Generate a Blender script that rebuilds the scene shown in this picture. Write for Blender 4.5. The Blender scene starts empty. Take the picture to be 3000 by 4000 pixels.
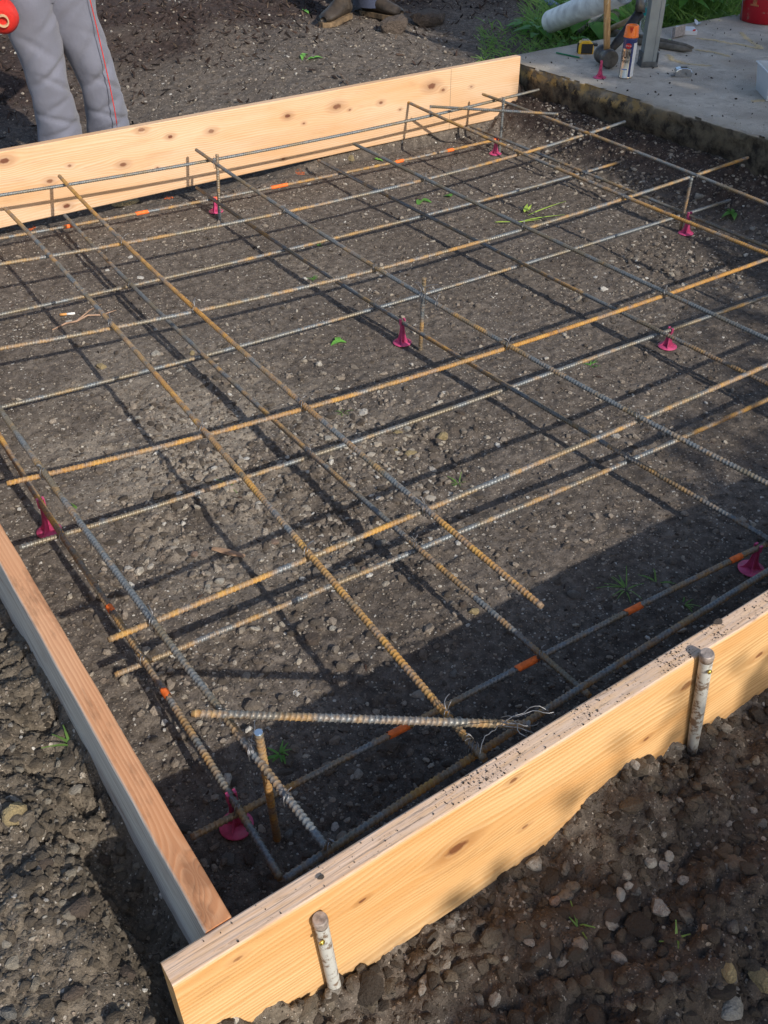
import bpy, math, random
import numpy as np
from mathutils import Vector, Matrix

random.seed(7)
RNG = np.random.default_rng(7)
SC = bpy.context.scene
COL = SC.collection

# ------------------------------------------------------------------ camera, sky, sun
CAM_P = np.array([-0.18624, -0.61834, 1.42901])
CAM_R = np.array([0.82247552, -0.56878447, -0.0042713])
CAM_U = np.array([0.35575831, 0.5085465, 0.78410233])
CAM_F = np.array([0.44381308, 0.64642452, -0.62061687])
FPX = 3654.82                                   # focal length in photo pixels (photo 3000 x 4000)
cam = bpy.data.objects.new('camera', bpy.data.cameras.new('camera'))
COL.objects.link(cam)
m = Matrix.Identity(4)
for i in range(3):
    m[i][0] = CAM_R[i]; m[i][1] = CAM_U[i]; m[i][2] = -CAM_F[i]; m[i][3] = CAM_P[i]
cam.matrix_world = m
cam.data.sensor_fit = 'VERTICAL'; cam.data.sensor_height = 24.0
cam.data.lens = FPX / 4000 * 24.0
cam.data.clip_start = 0.05; cam.data.clip_end = 400
SC.camera = cam

SUN_DIR = Vector((-0.08, 1.62, -1.0)).normalized()   # the way the light travels
world = bpy.data.worlds.new('World'); SC.world = world; world.use_nodes = True
wn = world.node_tree; wn.nodes.clear()
sky = wn.nodes.new('ShaderNodeTexSky'); sky.sky_type = 'NISHITA'; sky.sun_disc = False
to_sun = -SUN_DIR
sky.sun_elevation = math.asin(to_sun.z)
sky.sun_rotation = math.atan2(to_sun.x, to_sun.y)
sky.air_density = 1.0; sky.dust_density = 1.5; sky.ozone_density = 1.0
bg = wn.nodes.new('ShaderNodeBackground'); bg.inputs[1].default_value = 0.15
wo = wn.nodes.new('ShaderNodeOutputWorld')
wn.links.new(sky.outputs[0], bg.inputs[0]); wn.links.new(bg.outputs[0], wo.inputs[0])
sun = bpy.data.objects.new('sun', bpy.data.lights.new('sun', 'SUN')); COL.objects.link(sun)
sun.data.energy = 4.15; sun.data.angle = math.radians(0.55); sun.data.color = (1.0, 0.93, 0.83)
sun.rotation_euler = SUN_DIR.to_track_quat('-Z', 'Y').to_euler()
SC.view_settings.view_transform = 'Standard'; SC.view_settings.look = 'None'
SC.view_settings.exposure = 0.16; SC.view_settings.gamma = 1.0; SC.view_settings.use_curve_mapping = False

# ------------------------------------------------------------------ measuring helpers
def ray(px, py):
    return CAM_F + CAM_R * ((px - 1500) / FPX) - CAM_U * ((py - 2000) / FPX)
def at(px, py, z=0.0):
    d = ray(px, py); return CAM_P + d * ((z - CAM_P[2]) / d[2])
def aty(px, py, y):
    d = ray(px, py); return CAM_P + d * ((y - CAM_P[1]) / d[1])
def atx(px, py, x):
    d = ray(px, py); return CAM_P + d * ((x - CAM_P[0]) / d[0])
def depth(P):
    return float((np.asarray(P) - CAM_P) @ CAM_F)

# ------------------------------------------------------------------ noise for terrain
def h2(ix, iy, s):
    ix = ix.astype(np.int64); iy = iy.astype(np.int64)
    n = (ix * 374761393 + iy * 668265263 + s * 1274126177) & 0xffffffff
    n = ((n ^ (n >> 13)) * 1103515245) & 0xffffffff
    n = ((n ^ (n >> 16)) * 2246822519) & 0xffffffff
    n = n ^ (n >> 15)
    return (n & 0xffffff) / float(0x1000000)
def vnoise(x, y, s):
    ix = np.floor(x); iy = np.floor(y); fx = x - ix; fy = y - iy
    fx = fx * fx * (3 - 2 * fx); fy = fy * fy * (3 - 2 * fy)
    a = h2(ix, iy, s); b = h2(ix + 1, iy, s); c = h2(ix, iy + 1, s); d = h2(ix + 1, iy + 1, s)
    return (a * (1 - fx) + b * fx) * (1 - fy) + (c * (1 - fx) + d * fx) * fy * 1.0
def fbm(x, y, s, o=4):
    t = 0; a = 1.0; w = 0
    for k in range(o):
        t = t + a * (vnoise(x, y, s + k) - .5); w += a; a *= .5; x = x * 2.03 + 7.1; y = y * 2.03 + 3.7
    return t / w * 2
def domes(x, y, cell, s, rmin=.3, rmax=.62, keep=.8):
    X = x / cell + .35 * fbm(x / cell * 1.1, y / cell * 1.1, s + 31, 2); Y = y / cell + .35 * fbm(x / cell * 1.1 + 9, y / cell * 1.1, s + 32, 2)
    ix = np.floor(X); iy = np.floor(Y); out = np.zeros_like(X)
    for dx in (-1, 0, 1):
        for dy in (-1, 0, 1):
            cx = ix + dx; cy = iy + dy
            px = cx + .15 + .7 * h2(cx, cy, s); py = cy + .15 + .7 * h2(cx, cy, s + 1)
            r = rmin + (rmax - rmin) * h2(cx, cy, s + 2); k = h2(cx, cy, s + 3) < keep
            q = 1 - ((X - px) ** 2 + (Y - py) ** 2) / (r * r)
            out = np.maximum(out, np.where(k & (q > 0), np.sqrt(np.maximum(q, 0)) * r * 1.6, 0))
    return out
def sst(a, b, x):
    t = np.clip((x - a) / (b - a), 0, 1); return t * t * (3 - 2 * t)
def gauss(x, y, cx, cy, r, ry=None):
    return np.exp(-((x - cx) / r) ** 2 - ((y - cy) / (ry or r)) ** 2)

LOOSE = [(.72, .80, .17), (1.02, 1.0, .15), (.55, .95, .35), (.95, 1.2, .30), (.35, .25, .3), (.6, 1.5, .35), (.25, .6, .18), (.3, 1.0, .2), (2.55, 1.45, .25), (1.6, .8, .15)]
def loose_mask(x, y):
    l = 0
    for cx, cy, r in LOOSE: l = l + gauss(x, y, cx, cy, r)
    return np.clip(l * .8 + .35 * fbm(x * 2.2, y * 2.2, 77, 3), 0, 1)
FX = np.array([-.6, -.15, -.10, -.02, .10, .17, .30, .55, .60, .67, .73, .80, .90, 1.1, 2.0])
FZ = np.array([.16, .17, .16, .085, .040, .010, .004, .004, .050, .088, .098, .055, .022, .012, .010])
def base_h(x, y):
    z = np.zeros_like(x)
    # interior: shallow dips, bank against the slab
    inn = .012 * fbm(x * 1.3, y * 1.3, 5, 3)
    inn = inn + .012 * sst(2.5, 3.0, y)
    bank = sst(2.86, 3.26, x + .05 * fbm(x * 3, y * 3, 15, 3))
    inn = inn + .15 * bank ** 1.3
    # left outside
    lf = .13 - .09 * sst(.55, 1.2, y) + .035 * sst(-.1, -.35, x) + .03 * fbm(x * 5, y * 5, 21, 3)
    lf = lf - .07 * gauss(x * 1.0, y * 0, -.075, 0, .05) * (.4 + .8 * sst(0.9, 0.2, y))
    # front outside
    zb = np.interp(x, FX, FZ)
    out = np.clip(-.04 - y, 0, None)
    fr = zb * np.exp(-out / .10) - .05 * sst(0, .3, out) * sst(0.05, .5, x) + .05 * fbm(x * 4, y * 4, 41, 3) * sst(0, .12, out)
    fr = fr + .05 * np.exp(-((y + .34 - .15 * (x - .5)) / .06) ** 2) * sst(.2, .5, x)
    fr = np.where(x < -.1, np.maximum(fr, 0), fr)
    left_z = .15 + .03 * fbm(x * 5, y * 5, 21, 3)
    fr = fr * sst(-.16, .02, x) + left_z * (1 - sst(-.16, .02, x)) * (1 - .5 * sst(0.2, .8, out))
    # back outside
    b = 0.0 + .2 * sst(1.5, 3.0, x + .3 * (y - 3.3)) + .02 * fbm(x * 2, y * 2, 51, 3) + .12 * sst(4.2, 5.6, y)
    b = b + .05 * gauss(x, y, 2.9, 4.3, .5)
    wy = sst(3.10, 3.138, y); wf = 1 - sst(-.036, -.004, y); wl = 1 - sst(-.034, -.004, x)
    z = inn * (1 - wl) + lf * wl
    z = z * (1 - wf) + fr * wf
    z = z * (1 - wy) + b * wy
    slab = sst(3.20, 3.30, x) * (1 - sst(3.22, 3.30, y)) * sst(-.2, 0, y + 4)
    z = z * (1 - slab) + np.minimum(z, .16) * slab
    return z
def full_h(x, y):
    x = np.asarray(x, float); y = np.asarray(y, float)
    z = base_h(x, y)
    inside = (x > -.02) & (x < 3.3) & (y > -.02) & (y < 3.11)
    left = (x <= -.02); front = (y <= -.02) & (x > -.12)
    back = (y >= 3.11)
    lo = loose_mask(x, y)
    near = np.clip(1.3 - .35 * np.maximum(y - 1, 0), .5, 1)
    bk = sst(2.78, 2.98, x) * inside
    a5 = np.where(inside, .004 + .009 * lo, np.where(left, .018, np.where(front, .030, .010))) + .012 * bk
    a2 = np.where(inside, .0020 + .0055 * lo, np.where(left, .007, np.where(front, .014, .005))) + .006 * bk
    big = np.where(inside, 0.0, np.where(left | front, 1.0, .25))
    m1 = sst(-.25, .35, fbm(x * 6, y * 6, 61, 3))
    z = z + a5 * (domes(x, y, .052, 101) - .35) * (.35 + .65 * m1)
    z = z + a2 * (domes(x + 3, y, .021, 111) - .35) * (.3 + .7 * m1)
    z = z + big * .018 * domes(x, y, .11, 121, .3, .55, .6)
    z = z + .0035 * fbm(x * 45, y * 45, 71, 3) * (1 + big)
    # cracks in the dry left bank
    cr = np.abs(fbm(x * 7, y * 7, 81, 4)); z = z - np.where(left, .03, 0) * np.exp(-(cr / .035) ** 2) * sst(.1, .5, y)
    return z
def hz(x, y):
    return float(full_h(np.array([x]), np.array([y]))[0])
def at_ground(px, py):
    z = 0.0
    for _ in range(8):
        P = at(px, py, z); z = .5 * z + .5 * float(base_h(P[:1], P[1:2])[0])
    P = at(px, py, z); P[2] = hz(P[0], P[1]); return P

# ------------------------------------------------------------------ node helper
class NT:
    def __init__(s, name, rough=.8):
        s.m = bpy.data.materials.new(name); s.m.use_nodes = True; s.t = s.m.node_tree
        s.bsdf = s.t.nodes['Principled BSDF']; s.bsdf.inputs['Roughness'].default_value = rough
    def n(s, typ, **kw):
        x = s.t.nodes.new(typ)
        for k, v in kw.items(): setattr(x, k, v)
        return x
    def put(s, sock, v):
        if isinstance(v, bpy.types.NodeSocket): s.t.links.new(v, sock)
        elif isinstance(v, (int, float)) and hasattr(sock.default_value, '__len__'): sock.default_value = (v, v, v) if len(sock.default_value) == 3 else (v, v, v, 1)
        elif isinstance(v, (tuple, list)) and len(v) == 3 and hasattr(sock.default_value, '__len__') and len(sock.default_value) == 4: sock.default_value = (*v, 1)
        else: sock.default_value = v
    def M(s, op, a, b=0.0, c=None, clamp=False):
        x = s.n('ShaderNodeMath', operation=op); x.use_clamp = clamp
        s.put(x.inputs[0], a); s.put(x.inputs[1], b)
        if c is not None: s.put(x.inputs[2], c)
        return x.outputs[0]
    def coord(s, kind='Object'):
        return s.n('ShaderNodeTexCoord').outputs[kind]
    def pos(s):
        return s.n('ShaderNodeNewGeometry').outputs['Position']
    def sep(s, v):
        x = s.n('ShaderNodeSeparateXYZ'); s.put(x.inputs[0], v); return x.outputs
    def comb(s, a, b, c):
        x = s.n('ShaderNodeCombineXYZ'); s.put(x.inputs[0], a); s.put(x.inputs[1], b); s.put(x.inputs[2], c); return x.outputs[0]
    def noise(s, vec, scale, detail=3, rough=.55, out='Fac', dist=0):
        x = s.n('ShaderNodeTexNoise'); s.put(x.inputs['Vector'], vec); x.inputs['Scale'].default_value = scale
        x.inputs['Detail'].default_value = detail; x.inputs['Roughness'].default_value = rough; x.inputs['Distortion'].default_value = dist
        return x.outputs[out]
    def voro(s, vec, scale, out='Distance', feature='F1', rnd=1.0):
        x = s.n('ShaderNodeTexVoronoi', feature=feature); s.put(x.inputs['Vector'], vec); x.inputs['Scale'].default_value = scale
        x.inputs['Randomness'].default_value = rnd
        return x.outputs[out]
    def ramp(s, f, stops, interp='LINEAR'):
        x = s.n('ShaderNodeValToRGB'); x.color_ramp.interpolation = interp
        e = x.color_ramp.elements
        while len(e) < len(stops): e.new(.5)
        for el, (p, c) in zip(e, stops):
            el.position = p; el.color = (*c, 1) if isinstance(c, tuple) else (c, c, c, 1)
        s.put(x.inputs[0], f); return x.outputs[0]
    def mix(s, f, a, b, mode='MIX'):
        x = s.n('ShaderNodeMix', data_type='RGBA', blend_type=mode)
        s.put(x.inputs[0], f); s.put(x.inputs[6], a); s.put(x.inputs[7], b); return x.outputs[2]
    def mapr(s, v, a, b, c=0.0, d=1.0, smooth=False):
        x = s.n('ShaderNodeMapRange'); x.interpolation_type = 'SMOOTHSTEP' if smooth else 'LINEAR'
        s.put(x.inputs[0], v)
        for i, q in zip((1, 2, 3, 4), (a, b, c, d)): s.put(x.inputs[i], q)
        return x.outputs[0]
    def attr(s, name, out='Fac'):
        x = s.n('ShaderNodeAttribute'); x.attribute_name = name; return x.outputs[out]
    def bump(s, h, dist, strength=1.0):
        x = s.n('ShaderNodeBump'); x.inputs['Strength'].default_value = strength; x.inputs['Distance'].default_value = dist
        s.put(x.inputs['Height'], h); s.t.links.new(x.outputs[0], s.bsdf.inputs['Normal'])
    def set(s, **kw):
        for k, v in kw.items(): s.put(s.bsdf.inputs[k.replace('_', ' ')], v)
        return s.m

def plain(name, col, rough=.6, metal=0.0, var=.25, scale=30, bump=0.0, spec=None):
    t = NT(name, rough); v = t.noise(t.coord(), scale, 4)
    dk = tuple(c * (1 - var) for c in col); lt = tuple(min(1, c * (1 + var)) for c in col)
    t.set(Base_Color=t.mix(t.mapr(v, .3, .7), dk, lt), Metallic=metal)
    t.put(t.bsdf.inputs['Roughness'], t.mapr(t.noise(t.coord(), scale * 2.3, 3), .3, .7, max(0, rough - .12), min(1, rough + .12)))
    if bump: t.bump(v, bump)
    return t.m

def speck_soil():
    t = NT('soil', .95); P = t.pos()
    n1 = t.noise(P, 3.0, 5, .6); n2 = t.noise(P, 38, 5, .65); n3 = t.noise(P, 260, 3, .7)
    pale = t.attr('pale'); mulch = t.attr('mulch'); clay = t.attr('clay'); soil_dark = t.attr('soil_dark')
    base = t.ramp(n2, [(.30, (.056, .047, .040)), (.48, (.125, .104, .087)), (.66, (.215, .182, .152))])
    base = t.mix(t.mapr(n1, .35, .7, 0, .45), base, (.060, .048, .040))
    base = t.mix(t.M('MULTIPLY', pale, t.mapr(n2, .3, .65, .35, 1)), base, (.33, .285, .23))
    base = t.mix(clay, base, t.ramp(n2, [(.3, (.085, .070, .053)), (.7, (.215, .180, .138))]))
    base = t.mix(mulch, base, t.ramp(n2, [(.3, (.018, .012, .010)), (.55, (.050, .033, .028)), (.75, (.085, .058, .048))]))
    h = t.M('MULTIPLY', n2, .5)
    heights = [h]
    for sc, thr, seed, amt in ((150, .46, 0, .8), (78, .62, 3, .85), (300, .55, 7, .5), (40, .80, 11, .8)):
        V = t.n('ShaderNodeTexVoronoi'); V.inputs['Scale'].default_value = sc
        off = t.n('ShaderNodeVectorMath', operation='ADD'); t.put(off.inputs[0], P); off.inputs[1].default_value = (seed, seed * .7, 0)
        wob = t.n('ShaderNodeVectorMath', operation='ADD'); t.put(wob.inputs[0], off.outputs[0])
        nz = t.n('ShaderNodeVectorMath', operation='SCALE'); t.put(nz.inputs[0], t.noise(P, sc * 1.6, 2, .5, 'Color')); nz.inputs['Scale'].default_value = .45 / sc
        t.put(wob.inputs[1], nz.outputs[0]); t.put(V.inputs['Vector'], wob.outputs[0])
        c = t.sep(V.outputs['Color'])
        size = t.mapr(c[1], 0, 1, .16, .42)
        inside = t.mapr(t.M('SUBTRACT', size, V.outputs['Distance']), 0, .06)
        on = t.M('MULTIPLY', inside, t.M('GREATER_THAN', t.M('ADD', c[0], t.M('MULTIPLY', pale, .25)), thr))
        tone = t.ramp(c[2], [(.0, (.07, .056, .045)), (.3, (.16, .13, .10)), (.55, (.28, .22, .17)), (.8, (.42, .36, .29)), (1.0, (.66, .63, .57))])
        on = t.M('MULTIPLY', on, t.M('SUBTRACT', 1.0, t.M('MULTIPLY', mulch, .75)))
        base = t.mix(t.M('MULTIPLY', on, amt), base, tone)
        heights.append(t.M('MULTIPLY', on, 30.0 / sc))
    H = heights[0]
    for q in heights[1:]: H = t.M('ADD', H, q)
    H = t.M('ADD', H, t.M('MULTIPLY', n3, .25))
    base = t.mix(1.0, base, t.mapr(n3, .25, .75, .72, 1.25), 'MULTIPLY')
    base = t.mix(t.M('MULTIPLY', soil_dark, t.mapr(n1, .3, .6, 1.0, .55)), base, t.mix(1.0, base, (.46, .43, .42), 'MULTIPLY'))
    t.set(Base_Color=base); t.bsdf.inputs['Specular IOR Level'].default_value = .25
    t.bump(H, .012, 1.0)
    return t.m

def stone_mat(name, stops, dirt=.35):
    t = NT(name, .85); oi = t.n('ShaderNodeObjectInfo'); C = t.coord()
    c = t.ramp(oi.outputs['Random'], stops, 'LINEAR')
    nz = t.noise(C, 2.2, 5, .6); fine = t.noise(C, 11, 3, .7)
    c = t.mix(t.mapr(nz, .45, .62, 0, dirt), c, (.065, .052, .041))
    c = t.mix(1.0, c, t.mapr(fine, .25, .75, .7, 1.3), 'MULTIPLY')
    t.set(Base_Color=c); t.bsdf.inputs['Specular IOR Level'].default_value = .25
    t.bump(t.noise(C, 5, 5, .7), .12, .6)
    return t.m

def wood_mat(name, ax, knots, light, mid, dark, ring=150., side_grey=None, top_tint=None, rough=.6, warp=.03, wear=.0, seam=None, org=(0, 0, 0)):
    """boards: ax = axis of the length; v = height plus thickness so that the grain runs on over the edge"""
    t = NT(name, rough)
    P = t.pos(); X, Y, Z = t.sep(P)
    u = X if ax == 'X' else Y; w = Y if ax == 'X' else X
    v = t.M('ADD', Z, t.M('MULTIPLY', w, .9))
    cv = t.comb(t.M('MULTIPLY', u, .55), t.M('MULTIPLY', v, 5.), 0.0)
    g = t.M('ADD', v, t.M('MULTIPLY', t.M('SUBTRACT', t.noise(cv, 1.7, 3, .5), .5), warp * 2.6))
    g = t.M('ADD', g, t.M('MULTIPLY', t.M('SUBTRACT', t.noise(t.comb(t.M('MULTIPLY', u, 7.), t.M('MULTIPLY', v, 22.), 0.), 1.4, 2), .5), .0035))
    kmask = None
    for (ku, kv, kr, dk) in knots:
        du = t.M('MULTIPLY', t.M('SUBTRACT', u, ku), .55); dv = t.M('SUBTRACT', v, kv)
        r2 = t.M('ADD', t.M('MULTIPLY', du, du), t.M('MULTIPLY', dv, dv)); r = t.M('SQRT', r2)
        fall = t.M('POWER', 2.718, t.M('MULTIPLY', r2, -1.0 / (kr * 4.2) ** 2))
        push = t.M('MULTIPLY', t.M('DIVIDE', dv, t.M('ADD', r, kr * .35)), kr * 1.7)
        g = t.M('SUBTRACT', g, t.M('MULTIPLY', push, fall))
        rn = t.M('ADD', r, t.M('MULTIPLY', t.M('SUBTRACT', t.noise(P, 120 if kr < .01 else 60, 2), .5), kr * .7))
        core = t.mapr(rn, kr * .55, kr * 1.05, dk, 0)
        halo = t.mapr(r, kr * .8, kr * 2.6, .38 * dk, 0)
        k = t.M('MAXIMUM', core, halo); kmask = k if kmask is None else t.M('MAXIMUM', kmask, k)
    s = t.M('FRACT', t.M('MULTIPLY', g, ring))
    s = t.M('MULTIPLY', t.mapr(s, 0, .78, 0, 1, True), t.mapr(s, .8, 1.0, 1, 0, True))
    zone = t.mapr(t.noise(t.comb(t.M('MULTIPLY', u, 1.3), t.M('MULTIPLY', v, 9.), 3.3), 2.0, 2), .3, .7, .45, 1.25)
    s = t.M('MULTIPLY', s, zone)
    col = t.mix(s, light, mid)
    fib = t.noise(t.comb(t.M('MULTIPLY', u, 12.), t.M('MULTIPLY', v, 420.), 0.), 1.0, 2)
    col = t.mix(t.mapr(fib, .35, .75, 0, .30), col, mid)
    big = t.noise(t.comb(t.M('MULTIPLY', u, 1.5), t.M('MULTIPLY', v, 8.), 9.), 1.6, 3)
    col = t.mix(t.mapr(big, .40, .70, 0, .75), col, tuple(a * b for a, b in zip(mid, (1.05, .95, .82))))
    if top_tint is not None:
        N = t.sep(t.n('ShaderNodeNewGeometry').outputs['True Normal'])
        tm = t.mapr(N[2], .3, .8)
        tn = t.noise(t.comb(t.M('MULTIPLY', u, 9.), t.M('MULTIPLY', w, 90.), 0.), 1.5, 4, .7)
        col = t.mix(t.M('MULTIPLY', tm, t.mapr(tn, .25, .6, .25, .9)), col, top_tint)
        col = t.mix(t.M('MULTIPLY', tm, t.mapr(t.noise(t.comb(t.M('MULTIPLY', u, 5.), t.M('MULTIPLY', w, 60.), 4.), 2, 5, .75), .56, .66, 0, .75)), col, (.17, .125, .10))
    if side_grey is not None:
        N = t.sep(t.n('ShaderNodeNewGeometry').outputs['True Normal'])
        gm = t.M('MULTIPLY', t.mapr(t.M('MULTIPLY', N[0], -1.0), .3, .8), 1.0)
        gg = t.noise(t.comb(t.M('MULTIPLY', Y, 3.), t.M('MULTIPLY', Z, 70.), 0.), 1.5, 4)
        col = t.mix(gm, col, t.ramp(gg, [(.3, (side_grey[0] * .55, side_grey[1] * .52, side_grey[2] * .5)), (.6, side_grey)]))
    if kmask is not None: col = t.mix(kmask, col, dark)
    if wear > 0:
        st = t.noise(t.comb(t.M('MULTIPLY', u, 3.), t.M('MULTIPLY', v, 14.), 2.), 1.8, 6, .75)
        col = t.mix(t.mapr(st, .53, .72, 0, wear), col, tuple(c * .35 for c in mid))
    # soil-stained foot of the board
    low = t.M('MULTIPLY', t.mapr(Z, .0, .07, .55, 0), t.mapr(t.noise(P, 14, 5, .7), .35, .65))
    col = t.mix(low, col, (.16, .12, .085))
    if seam is not None:
        sm = t.mapr(t.M('ABSOLUTE', t.M('SUBTRACT', u, seam)), .0008, .0018, .75, 0)
        col = t.mix(sm, col, (.12, .08, .05))
    t.set(Base_Color=col); t.bsdf.inputs['Specular IOR Level'].default_value = .3
    t.bump(t.M('ADD', t.M('MULTIPLY', s, .4), fib), .0012, .5)
    return t.m

def rebar_mat():
    t = NT('rebar_steel', .55); P = t.pos(); oi = t.n('ShaderNodeObjectInfo')
    br, bgc, bb = t.sep(oi.outputs['Color'])
    off = t.n('ShaderNodeVectorMath', operation='ADD'); t.put(off.inputs[0], P)
    t.put(off.inputs[1], t.comb(t.M('MULTIPLY', oi.outputs['Random'], 37.), 0., 0.))
    Q = off.outputs[0]
    n1 = t.noise(Q, 3.2, 3, .6); n2 = t.noise(Q, 26, 4, .65); n3 = t.noise(Q, 170, 3, .7)
    f = t.M('ADD', t.M('MULTIPLY', n1, 1.0), t.M('MULTIPLY', n2, .95)); f = t.M('ADD', f, br)
    f = t.mapr(f, 1.24, 1.58)
    rust = t.ramp(t.M('ADD', t.M('MULTIPLY', n2, .5), t.M('MULTIPLY', n3, .5)), [(.3, (.15, .065, .018)), (.48, (.45, .215, .042)), (.66, (.60, .37, .10))])
    steel = t.ramp(n3, [(.3, (.07, .085, .095)), (.5, (.19, .225, .245)), (.72, (.38, .41, .42))])
    ochre = t.ramp(n3, [(.3, (.14, .11, .065)), (.7, (.37, .30, .18))])
    steel = t.mix(t.mapr(t.noise(Q, 9, 3), .45, .6, 0, .8), steel, ochre)
    col = t.mix(f, steel, rust)
    rib = t.attr('rib'); col = t.mix(t.M('MULTIPLY', t.M('SUBTRACT', 1.0, rib), .42), col, t.mix(.5, col, (.10, .045, .012)))
    col = t.mix(t.M('MULTIPLY', rib, .16), col, t.mix(.5, col, (.55, .52, .46)))
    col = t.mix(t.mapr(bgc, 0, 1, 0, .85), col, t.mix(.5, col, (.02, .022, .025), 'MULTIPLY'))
    col = t.mix(t.mapr(n3, .55, .62, 0, .35), col, (.06, .04, .025))
    t.set(Base_Color=col, Metallic=t.mapr(f, 0, 1, .35, 0.))
    t.put(t.bsdf.inputs['Roughness'], t.mapr(f, 0, 1, .42, .85))
    t.bump(n3, .0006, .6)
    return t.m

def concrete_mat():
    t = NT('old_concrete', .9); P = t.pos(); X, Y, Z = t.sep(P)
    n1 = t.noise(P, 2.0, 6, .65); n2 = t.noise(P, 16, 5, .7); n3 = t.noise(P, 190, 3, .7)
    col = t.ramp(n2, [(.28, (.33, .29, .24)), (.5, (.52, .465, .39)), (.72, (.67, .61, .52))])
    col = t.mix(t.mapr(n1, .44, .62, 0, .75), col, (.25, .20, .155))
    V = t.n('ShaderNodeTexVoronoi'); V.inputs['Scale'].default_value = 210; t.put(V.inputs['Vector'], P)
    c = t.sep(V.outputs['Color'])
    ag = t.M('MULTIPLY', t.M('GREATER_THAN', c[0], .55), t.mapr(V.outputs['Distance'], .3, .4, 1, 0))
    ag = t.M('MULTIPLY', ag, t.mapr(t.noise(P, 3, 2), .4, .55, .15, 1))
    col = t.mix(t.M('MULTIPLY', ag, .85), col, t.ramp(c[2], [(0, (.20, .19, .175)), (1, (.78, .74, .68))]))
    # side: earth-stained, with yellow residue patches under the top edge
    N = t.sep(t.n('ShaderNodeNewGeometry').outputs['Normal'])
    side = t.mapr(N[2], .35, .75, 1, 0)
    soil = t.ramp(n2, [(.3, (.020, .017, .014)), (.7, (.060, .050, .041))])
    sc = t.mix(t.M('MULTIPLY', t.mapr(t.M('ADD', Z, t.M('MULTIPLY', t.M('SUBTRACT', n2, .5), .09)), .235, .275), t.mapr(Y, 1.6, 2.9, .10, .8)), soil, t.mix(.6, col, (.12, .10, .075)))
    yel = t.M('MULTIPLY', t.mapr(t.noise(P, 26, 5, .7), .46, .56), t.M('MULTIPLY', t.mapr(Z, .215, .24), t.mapr(Y, 2.1, 2.5)))
    sc = t.mix(yel, sc, (.42, .29, .11))
    col = t.mix(side, col, sc)
    edge = t.M('MULTIPLY', t.mapr(X, 3.25, 3.33, .5, 0), t.mapr(n2, .4, .6))
    col = t.mix(edge, col, (.22, .19, .13))
    t.set(Base_Color=col); t.bsdf.inputs['Specular IOR Level'].default_value = .3
    t.bump(t.M('ADD', t.M('MULTIPLY', n3, .6), n2), .009, .8)
    return t.m

def leaf_mat(name, c1, c2, trans=.35):
    t = NT(name, .5); oi = t.n('ShaderNodeObjectInfo'); P = t.pos()
    f = t.mapr(t.noise(P, 14, 3), .3, .7)
    rnd = t.attr('tone')
    t.set(Base_Color=t.mix(t.M('MULTIPLY', t.M('ADD', f, rnd), .5), c1, c2))
    t.bsdf.inputs['Specular IOR Level'].default_value = .35
    tr = t.n('ShaderNodeBsdfTranslucent'); tr.inputs[0].default_value = (*[min(1, c * 1.6) for c in c2], 1)
    mx = t.n('ShaderNodeMixShader'); mx.inputs[0].default_value = trans
    t.t.links.new(t.bsdf.outputs[0], mx.inputs[1]); t.t.links.new(tr.outputs[0], mx.inputs[2])
    t.t.links.new(mx.outputs[0], t.t.nodes['Material Output'].inputs[0])
    return t.m

PALE = [(.62, 1.32, .22, .9), (.42, 1.1, .20, .55), (.8, 1.55, .25, .5), (.55, .95, .2, .5), (1.0, 1.25, .22, .35), (.3, 1.5, .2, .5), (.55, 1.9, .3, .35), (1.5, 2.3, .35, .2), (2.9, 2.75, .12, .5), (2.95, 2.3, .10, .5)]
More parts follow.
